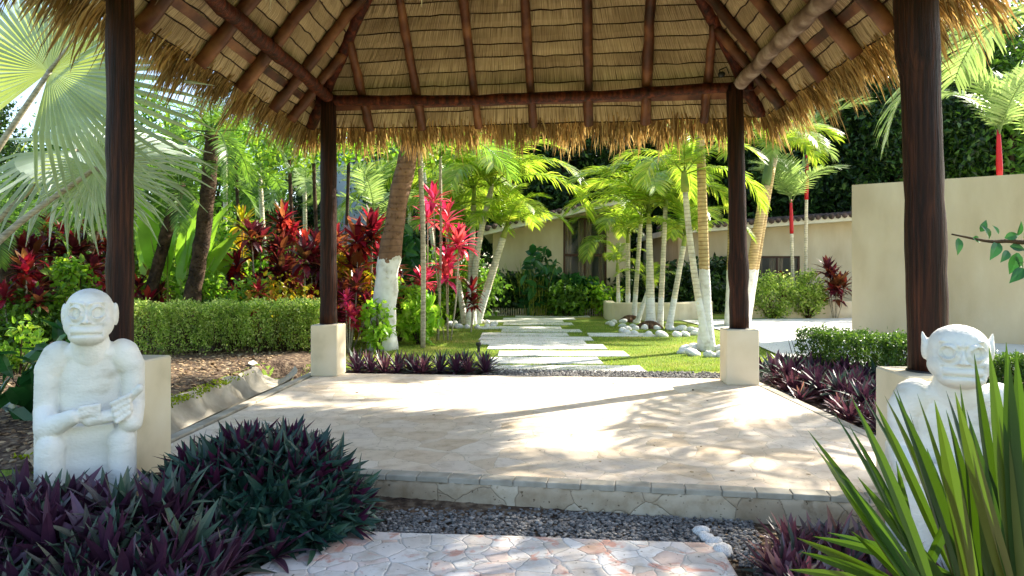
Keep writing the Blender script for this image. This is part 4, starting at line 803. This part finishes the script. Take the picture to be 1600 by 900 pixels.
bedz=lambda x,y: gz(x,y)+.05+.22*np.clip((y-2.9)/.7,0,1)*np.clip((-1.5-x)/.4,0,1)+.06*np.sin(x*2.1)*np.sin(y*1.7)
P=fill(-4.2,-1.2,1.9,4.55,.15,lambda x,y: (x<-1.42 or (x<-1.25 and y>3.7)) and not ell(x,y,*mc[:2],.55,.42) and not (x<-2.15 and y>3.92) and not (x<-2.0 and y>4.25))
bed('purple_rosette_groundcover',P,bedz,'rhoeo',(.85,1.2))
# raised mound of dark green rosettes
t_=thing('rosette_mound','raised mound of dark blue-green pointed leaf rosettes at the left corner of the floor step','plant',(mc[0],mc[1],-.2))
g=Geo(); nM=120; k=np.arange(nM)+.5; ph=np.arccos(1-k/nM*.98); th=k*2.39996; S=np.column_stack([np.cos(th)*np.sin(ph),np.sin(th)*np.sin(ph),np.cos(ph)]); Cc=S*np.array([mc[2]*.82,mc[3]*.75,.42])*(1+RNG.normal(size=(nM,1))*.05)+[0,0,.05]
for v,(V,Q,T_,O) in enumerate(RS):
    ix=np.arange(nM)%4==v; m=ix.sum(); up=nrm(S[ix]*[.9,.9,1]+[0,0,.35]+RNG.normal(size=(m,3))*.12); f=randdirs(m); f=nrm(f-up*np.sum(f*up,1,keepdims=True)); scatter(g,V,Q,rotm(f,up),Cc[ix],RNG.uniform(.75,1.02,m)[:,None])
link('leaves',g.mesh('m',M['rhoeo_green']),t_)
g=Geo()
for k in range(26):
    q=Cc[k*4]*.95; tube(g,curve_pts([[q[0]*.3,q[1]*.3,-.02],[q[0]*.6,q[1]*.6,q[2]*.5],q],4),.012,6)
link('stem',g.mesh('s',M['greenstem']),t_)
# right bed
P=fill(1.28,3.9,2.2,4.35,.16,lambda x,y: x>1.3+.1*(y<3.2) and y<4.33-.12*(x-1.2) and not (abs(x-2.38)<.33 and abs(y-3.78)<.3))
P=P[(RNG.random(len(P))<.85)&~((P[:,0]<1.52)&(P[:,1]>3.8))]; bed('purple_rosette_groundcover',P,lambda x,y:gz(x,y)+.01,'rhoeo_pink',(.72,1.0))
P=fill(3.2,4.3,5.0,9.2,.2,lambda x,y: x>3.2+.02*(y-5) and x<4.2-.1*(y-5)*(y<7) and not (y>8.4 and x>3.9)); P=P[RNG.random(len(P))<.9]
bed('purple_rosette_groundcover',P,lambda x,y:gz(x,y)+.02,'rhoeo_pink',(.75,1.05))
P=fill(3.6,4.5,7.4,9.7,.25,lambda x,y:True); bed('dark_rosette_groundcover',P,lambda x,y:gz(x,y)+.12,'rhoeo',(.9,1.2))
# border strip behind the floor: separate plants
GP='rosette plants in the border strip behind the floor'
RM=[rosette(30,.26,.036,85,-5,.3,seed=40+k).mesh('leaves',M['rhoeo_pink' if k==2 else 'rhoeo']) for k in range(3)]
for i,px in enumerate(np.linspace(556,756,10)):
    for j in range(2):
        d=10.15+j*.3; o=link('rosette_plant',RM[(i+j)%3],None,(PX(px,d)+RNG.normal()*.03,d,-.06),(0,0,RNG.uniform(0,6)),RNG.uniform(1.1,1.45)*(1+.1*j)); tag(o,'purple-green rosette plant in the low border strip between the far left pedestal and the gravel','plant',GP)
# --- hedges ---
def hedge(label,pts,wd,h,N,mt,ls=.035,z0=-.02,gapb=.25):
    C=curve_pts(np.array([(x,y,0) for x,y in pts]),10); T=nrm(np.gradient(C,axis=0)); Nn=np.column_stack([-T[:,1],T[:,0],0*T[:,0]]); t_=thing('hedge',label,'hedge',(C[0][0],C[0][1],z0)); o0=np.array([C[0][0],C[0][1],z0])
    i=RNG.uniform(0,len(C)-1,N); i0=i.astype(int); f=(i-i0)[:,None]; c=C[i0]*(1-f)+C[np.minimum(i0+1,len(C)-1)]*f; nv=Nn[i0]
    a=RNG.random(N); face=RNG.random(N); lat=np.where(face<.55,np.sign(RNG.random(N)-.5)*(.5-np.abs(RNG.normal(size=N))*.07),RNG.uniform(-.5,.5,N)); zz=np.where(face<.55,RNG.uniform(.06,1,N)**.8,1-np.abs(RNG.normal(size=N))*.06); ins=face>.85; lat[ins]=RNG.uniform(-.45,.45,ins.sum()); zz[ins]=RNG.uniform(.15,.95,ins.sum())
    lump=1+.07*np.sin(i*.9)+.06*np.sin(i*2.3+zz*5)+.07*np.sin(i*5.1+zz*9); keep=RNG.random(N)<np.clip(zz/.45+.12,0,1)*np.clip(.62+.9*np.sin(i*3.7+zz*8)*np.sin(i*1.7+zz*3),.12,1); p=c+nv*(lat*wd*lump)[:,None]; p[:,2]=zz*h*(1+.035*np.sin(i*1.3))+RNG.normal(size=N)*.02; p+=RNG.normal(size=(N,3))*.022
    # rounded ends
    p=p[keep]; n=len(p); g=Geo(); outw=nrm(nv[keep]*np.sign(lat[keep])[:,None]*.7+RNG.normal(size=(n,3))*.6+[0,0,.5]); u=nrm(outw+RNG.normal(size=(n,3))*.4); d=nrm(RNG.normal(size=(n,3))+outw*.4); scatter(g,LEAFS[0],LEAFS[1],rotm(d,u),p-[o0[0],o0[1],0],(ls*RNG.uniform(.6,1.3,n))[:,None]); link('foliage',g.mesh('f',M[mt]),t_)
    g=Geo()
    for k in range(int(len(C)*2.2)):
        j=RNG.integers(0,len(C)); b=C[j]+Nn[j]*RNG.uniform(-.3,.3)*wd
        for q in range(3): e=b+np.array([RNG.normal()*.14,RNG.normal()*.12,h*RNG.uniform(.5,.92)]); tube(g,np.array([b-[o0[0],o0[1],0],(b+e)/2+RNG.normal(size=3)*.03-[o0[0],o0[1],0],e-[o0[0],o0[1],0]]),[.009,.006,.003],5,caps=False)
    link('twigs',g.mesh('t',M['darkbark']),t_)
hedge('long clipped light green box hedge left of the far left post',[(PX(190,11.7),11.7),(-5.0,11.9),(-4.0,12.2),(PX(494,12.5),12.5)],.75,.88,42000,'hedge',.05)
hedge('dark clipped hedge between the driveway and the near right post',[(PX(1262,9.9),9.9),(PX(1330,9.4),9.4),(PX(1410,8.7),8.7),(PX(1440,8.3),8.3)],.62,.66,26000,'hedged',.045,z0=-.08)
hedge('clipped hedge continuing behind the right statue along the tan wall',[(PX(1540,8.9),8.9),(PX(1620,8.6),8.6),(PX(1720,8.3),8.3)],.6,.42,14000,'hedged',.045,z0=-.08)
# --- garden shrubs ---
def cordyline(label,px,pybase,pytop,d,mt,n=3,L=.5,W=.11,spread=.35,seed=0,group='ti plants',nleaf=24,low=3,cat='shrub'):
    rg=np.random.default_rng(seed); X=PX(px,d); zt=PZ(pytop,d); zb=-.05; t_=thing('cordyline_plant',label,cat,(X,d,zb),0,group)
    g=Geo(); gs=Geo(); H=zt-zb-L*.75
    for k in range(n*low):
        a=rg.uniform(0,6.28); r=spread*rg.uniform(.0,1); top=np.array([math.cos(a)*r,math.sin(a)*r,H*(1 if k==0 else rg.uniform(.35,.95))]); V,Q,_,_=rosette(nleaf,L,W,85,-15,.5,seed=seed*31+k,fold=.25,stem=.12,K=6,prof=(.25,.6,1,1,.6,.02)).arrays(); s=rg.uniform(.8,1.1); a2=rg.uniform(0,6); Rz=np.array([[math.cos(a2),-math.sin(a2),0],[math.sin(a2),math.cos(a2),0],[0,0,1]]); g.add(V@Rz.T*s+top,Q)
        tube(gs,curve_pts([[top[0]*.25,top[1]*.25,-.05],[top[0]*.8,top[1]*.8,top[2]*.5],top],4),.013,6)
    link('foliage',g.mesh('f',M[mt]),t_); link('stem',gs.mesh('s',M['cane'],True),t_); return t_
for i,(px,pt,d,mt,n,L,W,sp,lab) in enumerate([
 (700,285,15,'cord_pink',2,.62,.12,.32,'tall hot pink cordyline right of the leaning palm trunk'),
 (668,320,15.6,'cord_pink',1,.5,.1,.2,'smaller pink cordyline tucked between the pale cane and the tall pink one'),
 (735,440,17,'cord_red',1,.4,.09,.2,'low red cordyline behind the left palm cluster'),
 (572,335,14.6,'cord_red',2,.6,.13,.3,'red cordyline with upright flaming leaves just right of the far left post'),
 (594,385,14.2,'cord_red',1,.5,.11,.25,'orange-red cordyline against the foot of the leaning trunk'),
 (455,318,15,'cord_red',3,.55,.12,.45,'red-topped cordyline left of the far left post'),
 (430,350,14.4,'cord_dark',4,.5,.12,.55,'dark maroon cordyline thicket above the middle of the long hedge'),
 (400,375,14,'cord_dark',3,.45,.11,.5,'maroon cordyline with orange flecks above the left part of the long hedge'),
 (490,365,14,'cord_dark',3,.5,.12,.4,'maroon cordyline directly behind the far left post'),
 (365,400,14.2,'cord_red',2,.42,.1,.4,'low pink-red cordyline beside the large light green leaves'),
 (500,420,13.8,'cord_red',2,.4,.1,.4,'low crimson cordyline behind the right end of the long hedge'),
 (300,445,13.4,'cord_red',1,.35,.09,.3,'small red-leaved cordyline between the two rough palm trunks'),
 (545,430,13.6,'cord_dark',2,.42,.1,.35,'low maroon cordyline between the far left post and the leaning trunk'),
 (70,340,14.5,'cord_dark',4,.5,.13,.6,'wide dark red cordyline behind the left statue'),
 (25,355,13.5,'cord_dark',3,.5,.12,.5,'dark red cordyline near the left edge of the view'),
 (150,345,15.5,'cord_dark',3,.45,.12,.5,'maroon cordyline left of the near left post, behind the mossy palm'),
 (40,400,12.5,'cord_red',3,.4,.11,.5,'bright red cordyline low at the left edge of the garden'),
 (105,350,15,'cord_red',2,.45,.11,.4,'red cordyline left of the mossy date palm trunk'),
 (1305,403,21.6,'cord_dark',2,.6,.13,.25,'dark red cordyline against the house at the end of the planter'),
 (1225,425,22.6,'cord_dark',1,.5,.12,.3,'maroon cordyline between the planter bushes'),
 (380,330,15.5,'croton',1,.5,.08,.2,'yellow strap-leaved plant standing above the maroon thicket'),
 (340,395,15,'cord_dark',2,.42,.1,.4,'dark maroon cordyline right of the tall rough palm trunk'),
 (415,440,13,'cord_red',1,.32,.09,.3,'small scarlet cordyline low behind the middle of the long hedge'),
 (232,420,13.6,'cord_red',2,.4,.1,.3,'red cordyline between the near left post and the leaning date palm'),
 (520,350,15.5,'cord_red',2,.5,.12,.35,'crimson cordyline showing on the right side of the far left post'),
 (545,455,12.8,'cord_pink',1,.3,.08,.2,'low pink cordyline beside the far left pedestal'),
 (620,400,15.5,'cord_dark',2,.45,.11,.3,'dark red cordyline in the gap right of the leaning trunk'),
 (140,400,14,'cord_dark',2,.42,.11,.4,'maroon cordyline between the left statue and the near left post')]):
    cordyline(lab,px,0,pt,d,mt,n,L,W,sp,seed=i+1)
def bush(label,px,pt,d,wr,mt,ls,nc,nl,zb=-.08,tm=LEAF,cat='shrub',name='garden_shrub',group=None,hs=1.,flowers=0):
    X=PX(px,d); H=PZ(pt,d)-zb; t_=thing(name,label,cat,(X,d,zb),0,group); S=RNG.normal(size=(nc,3)); S=nrm(S)*RNG.uniform(.45,1,(nc,1))**.5; C=S*[wr,wr*.8,H*.46]+[0,0,H*.52]; C[:,2]=np.clip(C[:,2],.06,None)
    g=Geo(); leafcloud(g,C,nl,ls,wr*.13+.02,tm,.8); link('foliage',g.mesh('f',M[mt]),t_)
    g=Geo()
    for c in C[::2]: tube(g,np.array([[c[0]*.1,c[1]*.1,-.05],[c[0]*.45,c[1]*.45,c[2]*.5],c]),[.014,.01,.004],5,caps=False)
    link('stem',g.mesh('s',M['darkbark'],True),t_)
    if flowers:
        g=Geo(); leafcloud(g,C[RNG.integers(0,nc,flowers)]*[1.05,1.05,1.08],7,.05,.02,LEAFS); link('flowers',g.mesh('fl',M['blossom']),t_)
    return t_
for a in [
 (1207,425,21.8,.78,'hedge',.10,60,60,'light green bush with yellow tips in the planter, nearer the far right post'),
 (1262,427,21.8,.52,'hedge',.10,50,60,'rounded bush in the planter, nearer the tall tan wall'),
 (545,385,14.6,.45,'croton',.16,40,26,'yellow-leaved croton right of the far left post'),
 (320,425,13.6,.5,'mixleaf',.14,40,30,'loose light green shrub behind the left end of the long hedge'),
 (440,440,13.4,.8,'croton',.12,50,22,'low yellow-green croton behind the middle of the long hedge'),
 (250,430,14.5,.7,'mixleaf',.16,50,30,'leafy shrub behind the near left post'),
 (395,440,13.3,.6,'mixleaf',.12,44,30,'low bright shrub behind the long hedge'),
 (620,440,14.8,.5,'mixleaf',.16,40,26,'green undershrub right of the leaning trunk'),
 (655,450,14.2,.4,'broad',.22,26,14,'upright light green leaves at the foot of the pale cane'),
 (590,455,12.9,.25,'broad',.16,18,14,'small light green plant left of the leaning trunk foot'),
 (120,400,13,.55,'mixleaf',.15,44,28,'pink-flowering shrub above the left statue'),
 (40,455,12.5,.6,'forestlite',.14,44,28,'low shrub at the left edge below the red cordylines'),
 (180,350,17,1.2,'forestlite',.2,60,30,'large green shrub behind the near left post'),
 (60,300,19,2.0,'forestlite',.22,90,40,'tall leafy bush at the left edge of the garden'),
 (350,340,19,1.5,'mixleaf',.22,80,36,'tall bright shrub behind the date palm trunks'),
 (520,400,17,1.2,'mixleaf',.2,70,36,'green shrub mass behind the far left post'),
 (600,360,18,1.1,'deepbroad',.4,50,16,'deep green broad-leaved shrub behind the leaning trunk'),
 (640,395,20,1.4,'mixleaf',.22,70,36,'green shrub behind the pink cordyline'),
 (700,400,21,1.4,'forestlite',.2,80,36,'shrub behind the left palm cluster'),
 (800,432,23.6,.9,'forest',.2,60,36,'dark low shrub against the cream house wall'),
 (845,392,23,.65,'deepbroad',.45,26,9,'deep green broad-leaved plant beside the house window'),
 (895,428,23.2,.6,'deepbroad',.4,40,12,'dark leafy plant below the house window'),
 (880,445,22.6,.6,'forestlite',.2,44,24,'low green plant before the house window'),
 (930,440,23.2,.8,'mixleaf',.2,50,26,'low shrub with red flecks at the right of the house window'),
 (1000,430,25,1.4,'forest',.25,80,34,'dark shrub in the gap between the two houses'),
 (1060,420,25.5,1.3,'forest',.25,80,34,'dark shrub behind the curved planter wall'),
 (1095,440,24.5,1.0,'forest',.22,70,34,'dark shrub left of the far right post'),
 (1130,410,25.8,1.2,'forest',.25,80,34,'dark shrub behind the far right post'),
 (75,530,6.9,.35,'deepbroad',.35,14,5,'dark broad-leaved plant left of the left statue'),
 (30,500,9.5,.35,'mixleaf',.12,20,16,'light green low plant beyond the left statue')]:
    bush(a[8],a[0],a[1],a[2],a[3],a[4],a[5],a[6],a[7],flowers=14 if 'pink-flowering' in a[8] else 0)
# large light green upright leaves (banana-like)
bl=thing('broad_leaf_plant','clump of huge light green paddle leaves between the rough palm trunks','plant',(PX(285,13.8),13.8,-.05)); o0=np.array(bl.location)
for i,(bx_,by_,tx,ty,wd) in enumerate([(255,470,222,300,.42),(262,470,262,295,.5),(280,470,300,285,.55),(290,470,330,330,.5),(295,480,362,350,.5),(290,480,365,390,.45),(270,480,325,375,.42),(255,480,215,370,.4),(285,480,300,360,.45),(275,470,345,300,.45),(250,470,205,320,.4)]):
    b=W3(bx_,by_,13.8+RNG.uniform(-.2,.3)); tp=W3(tx,ty,13.7+RNG.uniform(-.5,.4)); v=tp-b; L=np.linalg.norm(v); V,F_=lstrip(L*.8,wd,10,.3,.18,(.1,.7,.95,1,1,.92,.75,.5,.25,.02)); g=Geo(); Mx=rotm(nrm(v),nrm([RNG.normal()*.6,-.9,.3])); g.add(V@Mx.T+b+v*.22-o0,F_); lf=link('leaf',g.mesh('lf',M['broad'],True),bl)
    g=Geo(); tube(g,np.array([[0,0,-.05]+RNG.normal(size=3)*.04,b-o0,b+v*.25-o0,b+v*.6-o0]),[.03,.025,.018,.008],6); link('stalk',g.mesh('st',M['greenstem'],True),lf)
# thin grassy stalks near house
g=Geo(); n=120; p=RNG.normal(size=(n,2))*.22
for q in p: tube(g,np.array([[q[0],q[1],0],[q[0]*1.2,q[1],.9],[q[0]*1.5+RNG.normal()*.1,q[1],RNG.uniform(1.2,1.9)]]),[.012,.01,.004],4,caps=False)
t_=thing('reed_clump','clump of thin upright green reeds before the cream house wall','plant',(PX(835,23),23,-.1)); link('stems',g.mesh('g',M['greenstem']),t_)
# orchid-like tips
# --- trees behind ---
def treemesh(seed,H,cr,mt,ls,nc,nl):
    rg=np.random.default_rng(seed); gt=Geo(); th=H*.45; tube(gt,curve_pts([[0,0,-.2],[rg.normal()*.2,0,th*.5],[rg.normal()*.4,rg.normal()*.3,th],[rg.normal()*.5,0,H*.8]],6),np.linspace(.32,.07,19),9,noise=.05)
    C=[]
    for k in range(9):
        a=rg.uniform(0,6.28); z0=th*rg.uniform(.55,1.3); e=np.array([math.cos(a)*cr*rg.uniform(.5,.9),math.sin(a)*cr*rg.uniform(.5,.9),min(H*.95,z0+H*rg.uniform(.1,.4))]); tube(gt,curve_pts([[0,0,z0],e*[.5,.5,0]+[0,0,(z0+e[2])/2+.2],e],5),np.linspace(.13,.03,11),6,caps=False)
    S=nrm(rg.normal(size=(nc,3)))*rg.uniform(.35,1,(nc,1))**.45; C=S*[cr,cr,H*.42]*(1+.18*np.sin(S[:,:1]*5+seed)) +[0,0,H*.56]; g=Geo(); leafcloud(g,C,nl,ls,cr*.11,LEAFS,.9); return gt.mesh('trunk',M['darkbark'],True),g.mesh('crown',M[mt])
TR=[treemesh(1,11,3.6,'forest',.28,110,170),treemesh(2,13,4.2,'forest',.28,130,170),treemesh(3,9,3.2,'forestlite',.26,90,150)]
LOCW={0:'dark broad tree',1:'tall dark tree',2:'lighter green tree'}
for i,(px,d,k,s,lab) in enumerate([(690,36,1,1.0,'tall dark forest tree beyond the left palm cluster'),(800,38,0,1.1,'dark forest tree behind the left end of the cream house'),(890,37,1,1.0,'tall dark forest tree above the house window'),(975,39,0,1.1,'dark forest tree behind the row of slim palms'),
  (1060,38,1,1.1,'tall dark forest tree above the curved planter'),(1140,40,0,1.2,'dark forest tree behind the far right post'),(1225,36,1,1.1,'tall dark forest tree above the red-shafted palms'),(1320,34,0,1.2,'dark broad tree above the left end of the tall tan wall'),
  (1400,31,1,1.05,'tall dark tree just left of the near right post above the tan wall'),(1490,33,0,1.2,'dark broad tree right of the near right post above the tan wall'),(1580,30,2,1.2,'lighter green tree at the right edge above the tan wall'),(1680,32,1,1.1,'dark tree beyond the right edge of the tan wall'),
  (330,32,2,.9,'lighter green tree beyond the left date palms'),(190,30,2,1.0,'lighter green tree behind the near left post'),(60,34,2,.8,'lighter green tree behind the silver fan palm'),(440,36,0,.75,'dark round tree in the gap left of the far left post'),(-80,30,0,.9,'dark tree beyond the left edge'),
  (1280,46,1,1.3,'far tall forest tree over the house roof'),(1010,48,1,1.4,'far tall forest tree over the slim palms'),(1160,50,1,1.4,'far tall forest tree over the curved planter'),(830,50,1,1.3,'far tall forest tree over the stepping path'),(1450,45,1,1.4,'far tall forest tree over the tan wall')]):
    t_=thing('forest_tree',lab,'tree',(PX(px,d),d,-.1),RNG.uniform(0,6),'trees behind the garden'); t_.scale=(s,)*3; link('trunk',TR[k][0],t_); link('crown',TR[k][1],t_)
# far wood mass
g=Geo(); n=420; X=RNG.uniform(-70,80,n); Y=58+RNG.uniform(0,12,n)+np.abs(X)*.1; Z=RNG.uniform(0,13,n)*np.where(X>-14,1,.45); leafcloud(g,np.column_stack([X,Y,Z]),150,.8,1.9,LEAFS,.9); tag(link('far_woods',g.mesh('w',M['forest'])),kind='stuff')
g=Geo(); n=160; X=RNG.uniform(-26,-4.5,n); Y=RNG.uniform(20,27,n); Z=RNG.uniform(0,1.6,n); leafcloud(g,np.column_stack([X,Y,Z]),130,.24,.5,LEAFS,.9); tag(link('garden_undergrowth',g.mesh('w',M['forestlite'])),kind='stuff')
# --- lawn blades ---
def blades(name,x0,x1,y0,y1,N,h,mt,cond=None):
    y=y0+(y1-y0)*RNG.random(N)**1.6; x=x0+(x1-x0)*RNG.random(N)
    if cond is not None: k=cond(x,y); x=x[k];y=y[k]
    n=len(x); TV=np.array([(0,-.5,0),(0,.5,0),(.12,-.32,.6),(.12,.32,.6),(.4,0,1.)]); a=RNG.uniform(0,6.28,n); f=np.column_stack([np.cos(a),np.sin(a),RNG.normal(size=n)*.2]); S=np.column_stack([np.full(n,h)*RNG.uniform(.5,1.2,n),np.full(n,.007),np.full(n,h)*RNG.uniform(.6,1.3,n)]); S[:,1]*=RNG.uniform(.7,1.5,n)
    g=Geo(); scatter(g,TV,[np.array([[0,1,3,2]]),np.array([[2,3,4]])],rotm(f,np.tile([0.01,0,1.],(n,1))),np.column_stack([x,y,gz(x,y)]),S); return tag(link(name,g.mesh(name,M[mt])),kind='stuff')
blades('lawn_grass',-3.2,5.4,10.5,20,60000,.03,'grassblade',lambda x,y:(y<16)|(x<4))
blades('garden_grass',-8.5,-3.7,9.5,16,16000,.05,'grassblade',lambda x,y: (x*1.0<-5.5))
# --- white stones ---
ST=[]
for k in range(4):
    V,F_=ICO3; rg=np.random.default_rng(k); V=V*(1+.10*np.sin(V@rg.normal(size=3)*3)+.06*np.sin(V@rg.normal(size=3)*6))[:,None]; g=Geo(); g.add(V,F_); ST.append(g.mesh('stone',M['pebwhite'],True))
def stone(p,s,label,group):
    o=link('white_stone',ST[RNG.integers(0,4)],None,p,(RNG.uniform(0,.4),RNG.uniform(0,.4),RNG.uniform(0,6)),(s*RNG.uniform(.9,1.25),s*RNG.uniform(.75,1),s*RNG.uniform(.6,.8))); tag(o,label,'stone',group)
def ring(px,py,rx,ry,n,s,label,a0=0,a1=6.283):
    x,y=G2(px,py)
    for k in range(n):
        a=a0+(a1-a0)*(k+RNG.uniform(-.15,.15))/n; stone((x+math.cos(a)*rx,y+math.sin(a)*ry,-.045),s*RNG.uniform(.85,1.15),label,label.replace('rounded white stone in ','stones of '))
ring(1030,520,.88,1.0,18,.115,'rounded white stone in the large ring around the fullest slim palm')
ring(988,508,.62,.8,11,.10,'rounded white stone in the ring round the brown root clump')
ring(1104,552,.42,.55,10,.125,'rounded white stone in the nearest ring, at the flared thick palm')
ring(737,509,.62,.9,15,.10,'rounded white stone in the ring round the left palm cluster')
ring(942,489,.5,.6,10,.10,'small white stone in the far ring round the lone slim palm')
for i,(px,py,d,s,l) in enumerate([(1096,801,4.32,.048,'upper white stone of the short chain at the gravel end, touching the step'),(1105,815,4.22,.046,'second white stone down the short chain at the gravel end'),(1116,826,4.16,.046,'third white stone down the short chain at the gravel end'),(1131,839,4.03,.055,'separate larger white stone beside the walkway corner')]):
    stone((PX(px,d),d,-.165),s,l,None)
# root clumps
for (px,py,l,s) in ((985,503,'brown root clump under the slim palms','.3'),(1015,513,'brown root clump in the large stone ring','.34')):
    x,y=G2(px,py); g=Geo(); n=260; a=RNG.uniform(0,6.28,n); r=float(s)*RNG.uniform(.3,1,n)
    for k in range(n): tube(g,np.array([[math.cos(a[k])*r[k]*.5,math.sin(a[k])*r[k]*.5,.2-.15*r[k]],[math.cos(a[k])*r[k],math.sin(a[k])*r[k],.05],[math.cos(a[k])*r[k]*1.15,math.sin(a[k])*r[k]*1.15,-.05]]),.012,4,caps=False)
    tag(link('root_clump',g.mesh('r',M['bark']),None,(x,y,-.07)),l,'roots')
# bollard light
x,y=G2(748,551); t_=thing('garden_light','small dark garden bollard light on the lawn behind the border strip','light fixture',(x,y,-.09)); g=Geo(); tube(g,[(0,0,0),(0,0,.13)],.028,12); link('stake',g.mesh('s',M['metal']),t_); g=Geo(); tube(g,[(0,0,.13),(0,0,.15),(0,0,.19),(0,0,.2)],[.035,.05,.05,.03],12); link('lamp_head',g.mesh('s',M['metal']),t_)
# low white picket edging by the house
g=Geo(); d=22.8
for k in range(70):
    x=PX(770,d)+k*.075
    if x<PX(1010,d): box(g,(x,d+.02*math.sin(k),.0),(.035,.02,.34+.03*math.sin(k*2.3)))
tag(link('picket_edging',g.mesh('p',M['cane'])),'low pale picket edging along the planting before the cream house','fence')
